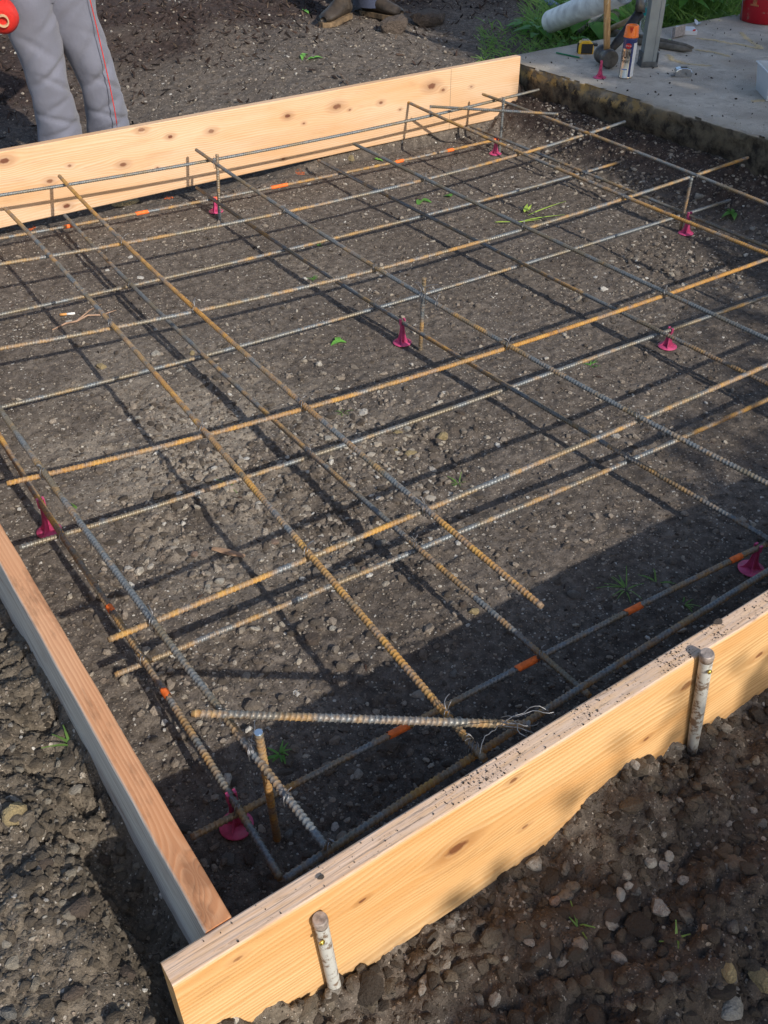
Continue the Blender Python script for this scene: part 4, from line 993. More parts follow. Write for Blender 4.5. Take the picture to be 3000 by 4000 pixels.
tuft(1790, 1885, 9, .03, .003, M_GRASS, 'faint sprout under the bright rusty bar')
tuft(900, 1902, 7, .035, .003, M_GRASS, 'thin sprout below the bright rusty bar at the left')
tuft(1225, 1093, 14, .03, .004, M_LEAF, 'low green weed under the upper crossing bar at centre')
tuft(300, 1990, 6, .03, .004, M_GRASS, 'yellow-green sprout right of the thick blue-grey bar')
tuft(285, 2910, 5, .055, .005, M_GRASS, 'grass sprout growing against the grey side of the left board')
tuft(2265, 3615, 5, .035, .004, M_GRASS, 'small green sprout in the dark gravel')
tuft(2640, 3670, 5, .03, .004, M_GRASS, 'second green sprout in the dark gravel, further right')
tuft(1242, 960, 9, .025, .005, M_LEAF, 'flat green weed under the bars left of centre')
def flatleaf(px, py, L, n, mat, label, name='leaf', catg='leaf'):
    P = at_ground(px, py); mb = MB()
    for k in range(n):
        a = random.uniform(0, 6.28); mb.leaf(P + np.array([0, 0, .004]), (math.cos(a), math.sin(a), random.uniform(.1, .5)), (0, 0, 1), L * random.uniform(.7, 1.1), L * .6, .35, .5, 5)
    return add_tone(tag(link(name, mb.mesh(name), mat), label, catg))
M_BRIGHT = leaf_mat('fresh_leaf', (.10, .30, .04), (.22, .50, .10), .2)
flatleaf(1322, 1340, .035, 4, M_BRIGHT, 'crumpled bright green leaf on bare soil left of the middle upright')
flatleaf(2862, 836, .045, 4, M_LEAF, 'dark green leaf lying at the foot of the soil bank')
flatleaf(1185, 218, .05, 3, M_BRIGHT, 'green leaf on the soil behind the back board, left one of two')
flatleaf(1225, 232, .05, 3, M_BRIGHT, 'green leaf on the soil behind the back board, right one of two')
flatleaf(1190, 48, .05, 3, M_BRIGHT, 'green leaf beside the brown boot')
flatleaf(1475, 628, .028, 3, M_BRIGHT, 'green leaf scrap close to the back board')
flatleaf(1645, 788, .05, 2, M_LEAF, 'thin green leaf scrap between the bars at upper middle')
flatleaf(1762, 772, .03, 3, M_LEAF, 'small dark leaf scrap right of the thin one')
mb = MB()
for (a, b, w) in (((1932, 877), (2008, 880), .012), ((2006, 880), (2110, 868), .009), ((2040, 872), (2205, 846), .009), ((2060, 852), (2210, 792), .008), ((2048, 838), (2060, 805), .016), ((2060, 835), (2075, 812), .012)):
    A = at_ground(*a) + np.array([0, 0, .010]); B = at_ground(*b) + np.array([0, 0, .018]); mb.leaf(A, B - A, (0, 0, 1), np.linalg.norm(B - A), w, .2, .05, 5)
add_tone(tag(link('grass_sprig', mb.mesh('grass_sprig'), M_LIME), 'pulled sprig of lime green grass blades under the bars', 'grass sprig'))
P = at_ground(498, 800); mb = MB(); vs = []
for z in (0, .012):
    for k in range(12):
        a = 6.283 * k / 12; vs.append((P[0] + .062 * math.cos(a) * (1 - .25 * (z > 0)), P[1] + .04 * math.sin(a) * (1 - .2 * (z > 0)) + .02, P[2] + z))
mb.add(vs, [tuple(reversed(range(12))), tuple(range(12, 24))] + [(k, (k + 1) % 12, 12 + (k + 1) % 12, 12 + k) for k in range(12)])
tag(link('stone', mb.mesh('stone'), SM['y']), 'flat tan stone wedged under the back board', 'stone', 'stones lying loose on the soil')
# orange overspray on the soil
def spray_spot(px, py, r, label):
    P = at_ground(px, py); vs = []; fs = []
    for k in range(70):
        a = random.uniform(0, 6.28); d_ = r * math.sqrt(random.random()); x = P[0] + d_ * math.cos(a); y = P[1] + d_ * math.sin(a); s = random.uniform(.0012, .0035)
        z = hz(x, y) + .0016; o = len(vs); vs += [(x + s * math.cos(t + a), y + s * math.sin(t + a), z) for t in (0, 1.2, 2.5, 3.8, 5.1)]; fs.append(tuple(range(o, o + 5)))
    mb = MB(); mb.add(vs, fs); tag(link('paint_spot', mb.mesh('paint_spot'), M_ORANGE), label, 'paint spot')
spray_spot(1172, 678, .022, 'faint orange paint overspray on the soil near the back board')
spray_spot(660, 772, .022, 'orange paint spot on the soil under the rusty marked bar')
spray_spot(125, 890, .015, 'orange paint spot on the soil at the left beneath the back board')

# ------------------------------------------------------------------ things standing on the slab
ZS = .2865
def S(px, py, z=ZS): return at(px, py, z)
# sledgehammer
base = S(2362, 262); mbh = MB()
t_ = thing('sledgehammer', 'sledgehammer standing on its steel head with a worn wooden handle', 'sledgehammer', tuple(base))
ax = (S(2384, 268) - S(2340, 236)); ax[2] = 0; ax /= np.linalg.norm(ax); cen = S(2362, 258) + np.array([0, 0, .044]); hl = .068
prof = [(-1.0, .036), (-.9, .042), (-.5, .042), (-.36, .034), (.36, .034), (.5, .042), (.9, .042), (1.0, .037)]
mbh.tube([cen + ax * hl * a for a, r in prof], [r for a, r in prof], 20)
link('head', mbh.mesh('head'), plain('dark_forged_steel', (.095, .09, .085), .5, .5, .4, 40, .002), t_)
h0 = cen + np.array([0, 0, .03]); top_px = aty(2372, -20, h0[1] + .02); dr = top_px - h0; dr /= np.linalg.norm(dr)
mb = MB(); mb.tube([h0 + dr * s for s in (0, .05, .2, .4, .6, .8, .86)], [.0155, .016, .0165, .017, .0165, .018, .015], 14)
def handle_mat():
    t = NT('worn_hickory', .55); X, Y, Z = t.sep(t.pos()); n = t.noise(t.comb(t.M('MULTIPLY', X, 60.), t.M('MULTIPLY', Y, 60.), t.M('MULTIPLY', Z, 6.)), 1.3, 4, .7)
    c = t.ramp(n, [(.3, (.26, .14, .055)), (.5, (.46, .28, .12)), (.72, (.62, .42, .20))]); t.set(Base_Color=t.mix(t.mapr(t.noise(t.pos(), 70, 3), .62, .68), c, (.55, .45, .30))); return t.m
link('handle', mb.mesh('handle'), handle_mat(), t_)
# spray can
B_ = S(2442, 303); R_ = .0325; HC = .178; ang0 = math.atan2(CAM_P[1] - B_[1], CAM_P[0] - B_[0])
t_ = thing('spray_can', 'marking paint spray can with orange cap and blue label on the slab', 'spray can', tuple(B_))
mb = MB(); mb.lathe([(R_ - .002, 0), (R_, .002), (R_, .006), (R_ - .001, .008), (R_ - .001, HC - .012), (R_, HC - .008), (R_ - .003, HC), (.02, HC + .006)], tuple(B_), 40)
def can_mat():
    t = NT('can_metal', .25); N = t.sep(t.coord('Object')); a = t.M('ARCTAN2', N[1], N[0]); z = N[2]
    c = t.ramp(t.noise(t.comb(t.M('MULTIPLY', a, 2.), t.M('MULTIPLY', z, 2.), 0.), 1.2, 1), [(.3, (.30, .31, .32)), (.5, (.50, .50, .50)), (.62, (.66, .48, .32)), (.72, (.62, .63, .64))])  # silver with an orange reflection streak painted into the base colour
    top = t.mapr(z, .128, .131); c = t.mix(top, c, (.035, .05, .16)); t.set(Base_Color=c, Metallic=t.mapr(z, .128, .131, .75, 0.)); return t.m
body = link('can_body', mb.mesh('can_body'), can_mat(), t_)
def wrap(a0, a1, z0, z1, r, name, mat, par, n=10):
    mb = MB(); vs = []; fs = []
    for i in range(n + 1):
        a = a0 + (a1 - a0) * i / n
        for z in (z0, z1): vs.append((B_[0] + r * math.cos(a), B_[1] + r * math.sin(a), B_[2] + z))
    for i in range(n): fs.append((2 * i, 2 * i + 2, 2 * i + 3, 2 * i + 1))
    mb.add(vs, fs, True); return link(name, mb.mesh(name), mat, par)
M_NAVY = plain('navy_label', (.03, .05, .17), .35, 0, .1); M_WLAB = plain('white_label', (.68, .70, .72), .4, 0, .06); M_RED = plain('red_label', (.52, .02, .02), .35, 0, .08); M_BLACK = plain('black_print', (.012, .012, .014), .5, 0, .1); M_BLUE = plain('blue_print', (.08, .16, .45), .4, 0, .1)
r1 = R_ + .0004
wrap(ang0 + .30, ang0 + .62, .010, .155, r1, 'navy_band', M_NAVY, t_); wrap(ang0 + .62, ang0 + 1.9, .010, .155, r1, 'white_panel', M_WLAB, t_)
wrap(ang0 - .75, ang0 + .1, .040, .044, r1 + .0002, 'blue_line', M_BLUE, t_)
mb = MB(); vs = [(0, 0, 0)]; fs = []; nn = 24; ca = ang0 - .15
pts = []
for k in range(nn):
    th = 2 * math.pi * k / nn; a = ca + .42 * math.cos(th); z = .143 + .0115 * math.sin(th); pts.append((B_[0] + (r1 + .0006) * math.cos(a), B_[1] + (r1 + .0006) * math.sin(a), B_[2] + z))
mid = [(B_[0] + (r1 + .0006) * math.cos(ca + .42 * f), B_[1] + (r1 + .0006) * math.sin(ca + .42 * f), B_[2] + .143) for f in (-1, -.5, 0, .5, 1)]
mb = MB()
cols = []
for i in range(13):
    th = math.pi * i / 12; a = ca - .42 * math.cos(th); h_ = .0115 * math.sin(th)
    cols.append([(B_[0] + (r1 + .0006) * math.cos(a), B_[1] + (r1 + .0006) * math.sin(a), B_[2] + .143 + s * max(h_, .0002)) for s in (-1, 1)])
vs = [p for c in cols for p in c]; mb.add(vs, [(2 * i, 2 * i + 2, 2 * i + 3, 2 * i + 1) for i in range(12)], True)
link('oval_badge', mb.mesh('oval_badge'), M_RED, t_)
def wrapped_text(txt, size, zc_, ac, r, mat, name, par, sx=1.0):
    cu = bpy.data.curves.new(name, 'FONT'); cu.body = txt; cu.size = size; cu.align_x = 'CENTER'; cu.resolution_u = 3
    to = bpy.data.objects.new('tmp', cu); COL.objects.link(to); bpy.context.view_layer.update()
    me_ = bpy.data.meshes.new_from_object(to.evaluated_get(bpy.context.evaluated_depsgraph_get())); COL.objects.unlink(to); bpy.data.objects.remove(to)
    for v in me_.vertices:
        x, y = v.co.x * sx, v.co.y; a = ac + x / r; v.co = (B_[0] + r * math.cos(a), B_[1] + r * math.sin(a), B_[2] + zc_ + y)
    return link(name, me_, mat, par)
wrapped_text('QUIK', .043, .090, ang0 - .42, r1 + .0008, M_BLACK, 'label_text', t_, .62); wrapped_text('MARK', .019, .070, ang0 - .36, r1 + .0008, M_BLACK, 'label_text', t_, .8); wrapped_text('KRYLON', .0085, .140, ca, r1 + .0014, M_WLAB, 'badge_text', t_, .8)
mb = MB(); cz = HC - .002
mb.lathe([(R_ + .0015, cz), (R_ + .002, cz + .003), (R_ + .0005, cz + .006), (R_ - .003, cz + .046), (R_ - .006, cz + .050), (R_ - .012, cz + .050), (R_ - .014, cz + .040), (.006, cz + .036), (.005, cz + .036)], tuple(B_), 36, capt=True)
cap = link('cap', mb.mesh('cap'), plain('orange_plastic', (.95, .19, .01), .35, 0, .06), t_)
mb = MB(); a = ang0 - .05; cx, cy = B_[0] + (R_ - .0022) * math.cos(a), B_[1] + (R_ - .0022) * math.sin(a); Rr = Matrix.Rotation(a, 3, 'Z')
for i in range(7): mb.box((cx, cy, B_[2] + cz + .025 + i * .0035), (.0045, .006 + i * .0022, .0036), Rr)
link('spout_recess', mb.mesh('spout_recess'), plain('recess_orange', (.60, .09, .01), .5, 0, .1), cap)
mb = MB(); mb.box((cx + .002 * math.cos(a), cy + .002 * math.sin(a), B_[2] + cz + .038), (.004, .007, .010), Rr); link('nozzle', mb.mesh('nozzle'), plain('red_nozzle', (.5, .02, .02), .4), cap)
# steel post with base shoe
a_ = S(2507, 263); b_ = S(2563, 262); w = np.linalg.norm(b_ - a_); u = (b_ - a_) / w; nrm = np.array([-u[1], u[0], 0]); c = (a_ + b_) / 2 + nrm * .035; Rp = Matrix((( u[0], nrm[0], 0), (u[1], nrm[1], 0), (0, 0, 1)))
t_ = thing('steel_post', 'grey galvanised steel post rising from the slab edge', 'post', tuple(c))
M_GALV = plain('galvanised_steel', (.27, .31, .34), .42, .55, .12, 12); M_DKST = plain('dark_steel_shoe', (.12, .13, .14), .5, .5, .3, 30)
mb = MB(); mb.box(c + np.array([0, 0, 1.25]), (w * .96, .06, 2.5), Rp)
fr = -nrm
mb.box(c + fr * .031 + u * w * .20 + np.array([0, 0, 1.25]), (.0035, .003, 2.5), Rp)
o = link('shaft', mb.mesh('shaft'), M_GALV, t_); bevel(o, .006, 3)
mb = MB(); mb.box(c + np.array([0, 0, .004]), (w * 1.2, .082, .008), Rp)
for s_ in (-1, 1): mb.box(c + u * s_ * w * .53 + np.array([0, 0, .035]), (.004, .075, .06), Rp)
mb.box(c - nrm * .037 + np.array([0, 0, .014]), (w * 1.1, .004, .02), Rp); link('shoe', mb.mesh('shoe'), M_DKST, t_)
for s_ in (-1, 1):
    mb = MB(); mb.tube([c + u * s_ * w * .56 + np.array([0, 0, .035]), c + u * s_ * w * .64 + np.array([0, 0, .035])], .006, 6); link('bolt', mb.mesh('bolt'), M_GALV, t_)
# tape measures
def tape_case(P, yaw, Lx, Ly, H_, mats, name, label, clip=True):
    t_ = thing(name, label, 'tape measure', tuple(P), yaw)
    mb = MB(); pr = []
    for (x, z) in ((-.5, .0), (-.5, .62), (-.42, .9), (-.2, 1.0), (.15, 1.0), (.38, .85), (.5, .55), (.5, 0)): pr.append((x * Lx, z * H_))
    n = len(pr); vs = [(x, -Ly / 2, z) for x, z in pr] + [(x, Ly / 2, z) for x, z in pr]; fs = [tuple(range(n)), tuple(reversed(range(n, 2 * n)))] + [(k + n, (k + 1) % n + n, (k + 1) % n, k) for k in range(n)]
    mb.add(vs, fs); o = link('case', mb.mesh('case'), mats[0], t_, True); bevel(o, .005, 3); return t_
P = S(2318, 222) ; yaw = math.atan2(*( (S(2345, 215) - S(2260, 215))[[1, 0]]))
M_YEL = plain('yellow_plastic', (.72, .42, .02), .4, 0, .08); M_RUB = plain('black_rubber', (.015, .015, .016), .6, 0, .2, 60)
t_ = tape_case(S(2285, 208), yaw, .078, .048, .062, (M_YEL,), 'tape_measure', 'yellow and black tape measure near the far edge of the slab')
for sy in (-1, 1):
    mb = MB(); mb.box((.004, sy * .0255, .026), (.058, .004, .046)); bevel(link('side_grip', mb.mesh('side_grip'), M_RUB, t_, True), .003)
mb = MB(); mb.box((-.0395, 0, .027), (.006, .026, .046)); bevel(link('back_grip', mb.mesh('back_grip'), M_RUB, t_, True), .002)
mb = MB(); mb.box((.046, 0, .040), (.024, .028, .010)); link('blade_mouth', mb.mesh('blade_mouth'), M_RUB, t_, True)
mb = MB(); mb.box((-.004, 0, .0635), (.034, .026, .005)); bevel(link('lock_button', mb.mesh('lock_button'), plain('grey_clip', (.38, .40, .41), .35, .6, .1), t_, True), .0015)
yaw2 = math.atan2(*((S(2700, 305) - S(2625, 305))[[1, 0]]))
t_ = tape_case(S(2665, 298), yaw2, .080, .045, .040, (plain('chrome', (.62, .64, .66), .12, 1, .03),), 'tape_measure', 'chrome tape measure lying alone on the slab right of the post')
mb = MB(); mb.box((-.046, -.01, .006), (.022, .020, .004)); link('blade_hook', mb.mesh('blade_hook'), M_DKST, t_, True)
mb = MB(); mb.box((.0, 0, .0405), (.03, .016, .003)); link('lock_button', mb.mesh('lock_button'), M_BLACK, t_, True)
# pencil
A = S(2173, 210) + np.array([0, 0, .005]); B = S(2278, 232) + np.array([0, 0, .005]); d = (B - A) / np.linalg.norm(B - A); L = np.linalg.norm(B - A)
t_ = thing('pencil', 'green carpenter pencil lying near the slab corner', 'pencil', tuple(A))
mb = MB(); mb.tube([A, A + d * (L - .02)], .0052, 6, smooth=False, flat=.7); link('barrel', mb.mesh('barrel'), plain('green_lacquer', (.005, .16, .055), .35, 0, .1), t_)
mb = MB(); mb.tube([A + d * (L - .02), A + d * (L - .004), A + d * L], [.0050, .002, .0008], 6, flat=.7); link('sharpened_tip', mb.mesh('sharpened_tip'), plain('pencil_wood', (.55, .35, .2), .7), t_)
# cigarette pack, lying open
P = S(2645, 150); t_ = thing('cigarette_pack', 'opened white cigarette pack tilted on the slab behind the sticks', 'cigarette pack', tuple(P))
e = (S(2672, 118) - S(2628, 150)); 
def quadbox(p0, p1, p2, th, name, mat, par):
    p0, p1, p2 = map(np.asarray, (p0, p1, p2)); a = p1 - p0; b = p2 - p0; nn = np.cross(a, b); nn /= np.linalg.norm(nn); vs = []
    for k in (0, th): vs += [p0 + nn * k, p1 + nn * k, p1 + b + nn * k, p2 + nn * k]
    mb = MB(); mb.add(vs, [(3, 2, 1, 0), (4, 5, 6, 7), (0, 1, 5, 4), (1, 2, 6, 5), (2, 3, 7, 6), (3, 0, 4, 7)]); return link(name, mb.mesh(name), mat, par)
M_CARD = plain('white_card', (.72, .72, .74), .55, 0, .05); M_GCARD = plain('grey_printed_card', (.28, .24, .22), .5, 0, .3, 90)
p0 = S(2622, 150); p1 = S(2662, 140); up = np.array([.02, .02, .045])
quadbox(p0, p1, p0 + up, .02, 'box', M_GCARD, t_); quadbox(p0 - .001 * up, p0 + (p1 - p0) * .16, p0 + up, -.0015, 'printed_edge', M_CARD, t_)
q0 = S(2652, 118, ZS + .022); q1 = S(2725, 122, ZS + .022); q2 = S(2640, 100, ZS + .022); quadbox(q0, q1, q2, -.020, 'lid', M_CARD, t_)
mb = MB(); z_ = S(2702, 125); mb.box(aty(2712, 118, float(q1[1]) - .004), (.022, .0012, .009)); link('red_stamp', mb.mesh('red_stamp'), M_RED, t_)
mb = MB()
for k in range(5): mb.leaf(S(2722, 97, ZS + .004), (random.uniform(-.3, 1), random.uniform(-.5, .8), .25), (0, 0, 1), .04, .025, .3, .2, 3)
add_tone(tag(link('cellophane_scrap', mb.mesh('cellophane_scrap'), plain('cellophane', (.55, .60, .66), .15, 0, .1)), 'crumpled clear wrapper beside the cigarette pack', 'wrapper'))
# lime lighter
A = S(2594, 163) + np.array([0, 0, .007]); B = S(2626, 165) + np.array([0, 0, .007]); d = (B - A) / np.linalg.norm(B - A)
t_ = thing('lighter', 'lime green lighter lying right of the post', 'lighter', tuple(A)); mb = MB(); L = np.linalg.norm(B - A)
mb.tube([A - d * .02, A + d * L * .8], .0085, 14, flat=.7); link('body', mb.mesh('body'), plain('lime_plastic', (.30, .72, .03), .3, 0, .06), t_)
mb = MB(); mb.tube([A + d * L * .8, A + d * L], .0082, 12, flat=.8); link('hood', mb.mesh('hood'), M_DKST, t_)
# two pointed stakes lying on the slab
for (a, b, r, lb) in (((2480, 172), (2700, 210), .019, 'rounded grey wooden stick lying on the slab, front one of two'), ((2485, 150), (2706, 198), .017, 'darker pointed wooden stake lying behind the rounded stick')):
    A = S(*a) + np.array([0, 0, r * .8]); B = S(*b) + np.array([0, 0, r * .8]); mb = MB(); pts = [A + (B - A) * t for t in np.linspace(0, 1, 8)]
    mb.tube(pts, [r * .9, r, r * .95, r, r, r * .95, r * .9, r * .35], 9, flat=.85); tag(link('wooden_stake', mb.mesh('wooden_stake'), M_GREYWOOD), lb, 'stake', 'weathered sticks on the slab')
# mattock leaning behind the can
A = S(2384, 205) ; t_ = thing('mattock', 'old mattock with black blade leaning behind the spray can', 'mattock', tuple(A))
yy = A[1]; pa = A + np.array([0, 0, .01]); pb = aty(2440, 130, yy + .04); pc = aty(2500, 50, yy + .08)
mb = MB(); mb.tube([pa, pa + (pb - pa) * .5, pb, pb + (pc - pb) * .6, pc], [.016, .024, .025, .026, .028], 10, flat=.45, up=(-.45, -.65, .3)); link('blade', mb.mesh('blade'), plain('black_iron', (.028, .026, .025), .45, .4, .4, 30, .002), t_)
mb = MB(); mb.tube([pc, pc + np.array([.01, .02, .05]), aty(2490, -30, yy + .12)], [.030, .024, .016], 12, flat=.7); link('pick', mb.mesh('pick'), plain('worn_iron', (.11, .105, .10), .4, .6, .4, 30), t_)
hA = aty(2452, 82, yy + .12); hB = at(2372, 118, .26); mb = MB(); mb.tube([pc, hA, hB, hB + (hB - hA) * .8], [.016, .017, .018, .016], 12, flat=.8); link('handle', mb.mesh('handle'), plain('pale_handle_wood', (.40, .31, .20), .7, 0, .2, 40), t_)
# water bottle behind the post
Pb = S(2520, 150); Pb = S(2512, 152); t_ = thing('water_bottle', 'clear plastic water bottle with teal label half hidden behind the post', 'bottle', tuple(Pb))
t = NT('clear_plastic', .08); t.set(Base_Color=(.80, .88, .92), Transmission_Weight=.85, IOR=1.35); M_CLEAR = t.m
mb = MB(); pf = [(.028, 0), (.031, .004), (.0315, .02)]
for k in range(7): pf += [(.0295, .028 + k * .013), (.0315, .034 + k * .013)]
pf += [(.0315, .16), (.028, .178), (.018, .198), (.0135, .205), (.0135, .215)]
mb.lathe(pf, tuple(Pb), 24); link('bottle', mb.mesh('bottle'), M_CLEAR, t_)
mb = MB(); mb.lathe([(.032, .118), (.032, .152)], tuple(Pb), 24, capb=False, capt=False); link('label_sleeve', mb.mesh('label_sleeve'), plain('teal_label', (.01, .30, .33), .4, 0, .08), t_)
mb = MB(); mb.lathe([(.0155, .213), (.0155, .228), (.013, .230)], tuple(Pb), 20); link('screw_cap', mb.mesh('screw_cap'), M_WLAB, t_)
# red bucket
Pk = S(2960, 45); rb = .150; Pk = S(2930, 92); back = (Pk - CAM_P); back[2] = 0; back /= np.linalg.norm(back); side_ = np.array([back[1], -back[0], 0]); Pk = Pk + back * rb * .85 + side_ * .085; Pk[2] = ZS
t_ = thing('bucket', 'large red plastic bucket with dried mud on the far side of the slab', 'bucket', tuple(Pk))
mb = MB(); mb.lathe([(rb * .96, .0), (rb, .006), (rb * 1.04, .12), (rb * 1.08, .30), (rb * 1.13, .302), (rb * 1.13, .335), (rb * 1.06, .335), (rb * 1.04, .30), (rb * .95, .02)], tuple(Pk), 40, capt=False)
mb.lathe([(rb * .95, .02), (0.001, .02)], tuple(Pk), 40, capb=False, capt=False)
def bucket_mat():
    t = NT('red_bucket_plastic', .4); n = t.noise(t.pos(), 24, 5, .7); c = t.mix(t.mapr(n, .60, .66, 0, .8), (.42, .006, .018), (.30, .20, .15)); t.set(Base_Color=c); return t.m
link('pail', mb.mesh('pail'), bucket_mat(), t_)
mb = MB(); ang = math.atan2(-back[1], -back[0])
for da in (-.55, .15):
    a = ang + da; p = Pk + np.array([math.cos(a), math.sin(a), 0]) * rb * 1.045; mb.box(p + np.array([0, 0, .095]), (.006, .05, .008), Matrix.Rotation(a, 3, 'Z')); mb.box(p + np.array([0, 0, .11]), (.006, .022, .022), Matrix.Rotation(a, 3, 'Z'))
link('mud_mark', mb.mesh('mud_mark'), plain('orange_mud', (.38, .12, .05), .8, 0, .3, 60), t_)
mb = MB(); a = ang + .95; vs = []; 
for i in range(7):
    aa = ang + .42 + i * .12
    for z in (.13, .24): vs.append((Pk[0] + rb * 1.075 * math.cos(aa), Pk[1] + rb * 1.075 * math.sin(aa), Pk[2] + z))
mb.add(vs, [(2 * i, 2 * i + 2, 2 * i + 3, 2 * i + 1) for i in range(6)], True); link('faded_label', mb.mesh('faded_label'), plain('faded_pink_label', (.42, .13, .20), .6, 0, .3, 80), t_)
mb = MB(); pts = [Pk + np.array([math.cos(ang + s) * rb * 1.15, math.sin(ang + s) * rb * 1.15, z]) for s, z in ((-1.5, .31), (-1.2, .18), (-1.0, .06), (-.95, .01), (-.6, .30))]
mb.tube(pts[:4], .003, 6); link('bail_handle', mb.mesh('bail_handle'), M_DKST, t_)
# plastic tub at the right edge
cA = S(2952, 352); cB = S(2992, 398); 
e1 = (S(2960, 360) - S(3060, 320)); e1 = (cB - cA); e1[2] = 0; l1 = np.linalg.norm(e1); e1 = e1 / l1; e2 = np.array([-e1[1], e1[0], 0]);
if e2 @ CAM_R < 0: e2 = -e2
c0 = cA; W_, D_, H_ = .26, max(l1, .12), .115
t_ = thing('plastic_tub', 'translucent plastic tub at the right edge of the slab', 'tub', tuple(c0))
t = NT('frosted_plastic', .35); t.set(Base_Color=(.72, .78, .84), Transmission_Weight=.45, IOR=1.3); M_FROST = t.m
def ring_tub(z, k):
    pts = []
    for (i, j) in ((0, 0), (1, 0), (1, 1), (0, 1)):
        p = c0 + e1 * D_ * i + e2 * W_ * j; cen_ = c0 + e1 * D_ / 2 + e2 * W_ / 2; pts.append(cen_ + (p - cen_) * k + np.array([0, 0, z]))
    return pts
vs = ring_tub(.002, 1.0) + ring_tub(H_, 1.13) + ring_tub(H_, 1.18) + ring_tub(H_ + .006, 1.18) + ring_tub(H_ + .006, 1.11) + ring_tub(.005, .97)
mb = MB(); fs = [(3, 2, 1, 0), (20, 21, 22, 23)]
for r_ in range(5): fs += [(r_ * 4 + k, r_ * 4 + (k + 1) % 4, (r_ + 1) * 4 + (k + 1) % 4, (r_ + 1) * 4 + k) for k in range(4)]
mb.add(vs, fs); o = link('tub_body', mb.mesh('tub_body'), M_FROST, t_); bevel(o, .004, 2)
mb = MB(); vs = ring_tub(.006, .95) + ring_tub(.035, .975); mb.add(vs, [(3, 2, 1, 0), (4, 5, 6, 7)] + [(k, (k + 1) % 4, 4 + (k + 1) % 4, 4 + k) for k in range(4)]); link('sediment', mb.mesh('sediment'), plain('dried_sediment', (.30, .26, .20), .9, 0, .3, 60, .002), t_)
# sawdust trails on the slab
SD = [[(2610, 215), (2625, 235), (2680, 250), (2770, 258)], [(2720, 195), (2790, 205), (2850, 222)], [(2720, 150), (2790, 158), (2860, 172)], [(2895, 128), (2915, 150), (2960, 180), (2975, 190)], [(2870, 170), (2925, 182), (2970, 190)], [(2945, 395), (3000, 392)]]
pts = []
for tr in SD:
    W3 = [S(*q) for q in tr]
    for i in range(len(W3) - 1):
        for k in range(170): pts.append(W3[i] + (W3[i + 1] - W3[i]) * random.random() + np.array([random.gauss(0, .008), random.gauss(0, .008), .0012]))
pts = np.array(pts); sc = RNG.uniform(.002, .0055, (len(pts), 1)) * np.array([[1.6, .5, .35]])
sd_v = variants(plain('pale_sawdust', (.62, .52, .34), .9, 0, .2), 4, 6, (1, .7, .5), 700)
scatter('sawdust', pts, RNG.uniform(0, 3.1, (len(pts), 3)) * np.array([[.2, .2, 2]]), sc, sd_v)

# ------------------------------------------------------------------ pipes, plants and litter beyond the slab
def ground_pipe(a, b, r, mat, label, name='drain_pipe', hollow=True, lift=0.0, rise=0.0):
    A = at(a[0], a[1], .22 + r + lift); B = at(b[0], b[1], .22 + r + lift + rise); mb = MB(); d = (B - A) / np.linalg.norm(B - A)
    mb.tube([A + (B - A) * t for t in np.linspace(0, 1, 8)], r, 26, cap=not hollow)
    if hollow: mb.tube([B - d * .002, A + d * .002][::-1], r * .93, 26, cap=False); mb.tube([A, A + d * .0005], [r, r * .93], 26, cap=False)
    return tag(link(name, mb.mesh(name), mat), label, 'pipe')
M_PVC = plain('dirty_white_pipe', (.74, .77, .79), .5, 0, .30, 14); M_GPVC = plain('grey_pipe', (.25, .27, .29), .5, 0, .3, 14); M_BLUEM = plain('bluish_metal', (.20, .27, .36), .5, .2, .35, 30)
ground_pipe((2152, 84), (2440, -35), .060, M_PVC, 'dirty white drain pipe lying in the weeds with its open end facing left', lift=.03, rise=.26)
ground_pipe((2240, 100), (2402, 42), .052, M_GPVC, 'grey gutter pipe lying under the white pipe', lift=-.01, rise=.06)
ground_pipe((2178, 28), (2060, -40), .022, M_BLUEM, 'bluish metal bar lying beyond the white pipe', 'metal_bar', False)
A = at(2385, 128, .25); B = at(2440, 152, .25); mb = MB(); mb.tube([A, (A + B) / 2, B + (B - A) * .4], [.028, .032, .03], 9); tag(link('log', mb.mesh('log'), M_GREYWOOD), 'short grey log in the weeds behind the sledgehammer handle', 'log')
def weed(px, py, n, L, W, H_, label, name='weed', mat=None, z=None):
    P = at_ground(px, py) if z is None else at(px, py, z); t_ = thing(name, label, 'plant', tuple(P)); ms = MB(); ml = MB()
    for k in range(n):
        a = random.uniform(0, 6.28); hh = H_ * random.uniform(.4, 1.0); q = P + np.array([math.cos(a) * L * .5, math.sin(a) * L * .5, hh]); ms.tube([P, (P + q) / 2 + np.array([0, 0, hh * .15]), q], [.003, .0025, .0015], 5, False)
        ml.leaf(q, (math.cos(a), math.sin(a), random.uniform(-.2, .6)), (0, 0, 1), L * random.uniform(.7, 1.2), W * random.uniform(.8, 1.1), .18, .45, 5)
    link('stem', ms.mesh('stem'), M_GRASS, t_); add_tone(link('foliage', ml.mesh('foliage'), mat or M_LEAF, t_)); return t_
weed(2292, 150, 13, .16, .13, .16, 'broad leafed weed growing just beyond the slab next to the yellow tape', 'broadleaf_weed')
weed(2230, 195, 8, .09, .06, .06, 'low leafy weed at the slab corner behind the pencil', 'leafy_weed')
weed(2110, 150, 12, .10, .06, .07, 'dark leafy weed between the gravel and the white pipe', 'leafy_weed')
weed(2060, 120, 10, .09, .05, .06, 'leafy weed at the left border of the weed patch', 'leafy_weed')
WL = {'near': 'weed close behind the slab edge', 'mid': 'weed in the second row beyond the slab', 'far': 'weed at the top edge of the photo'}
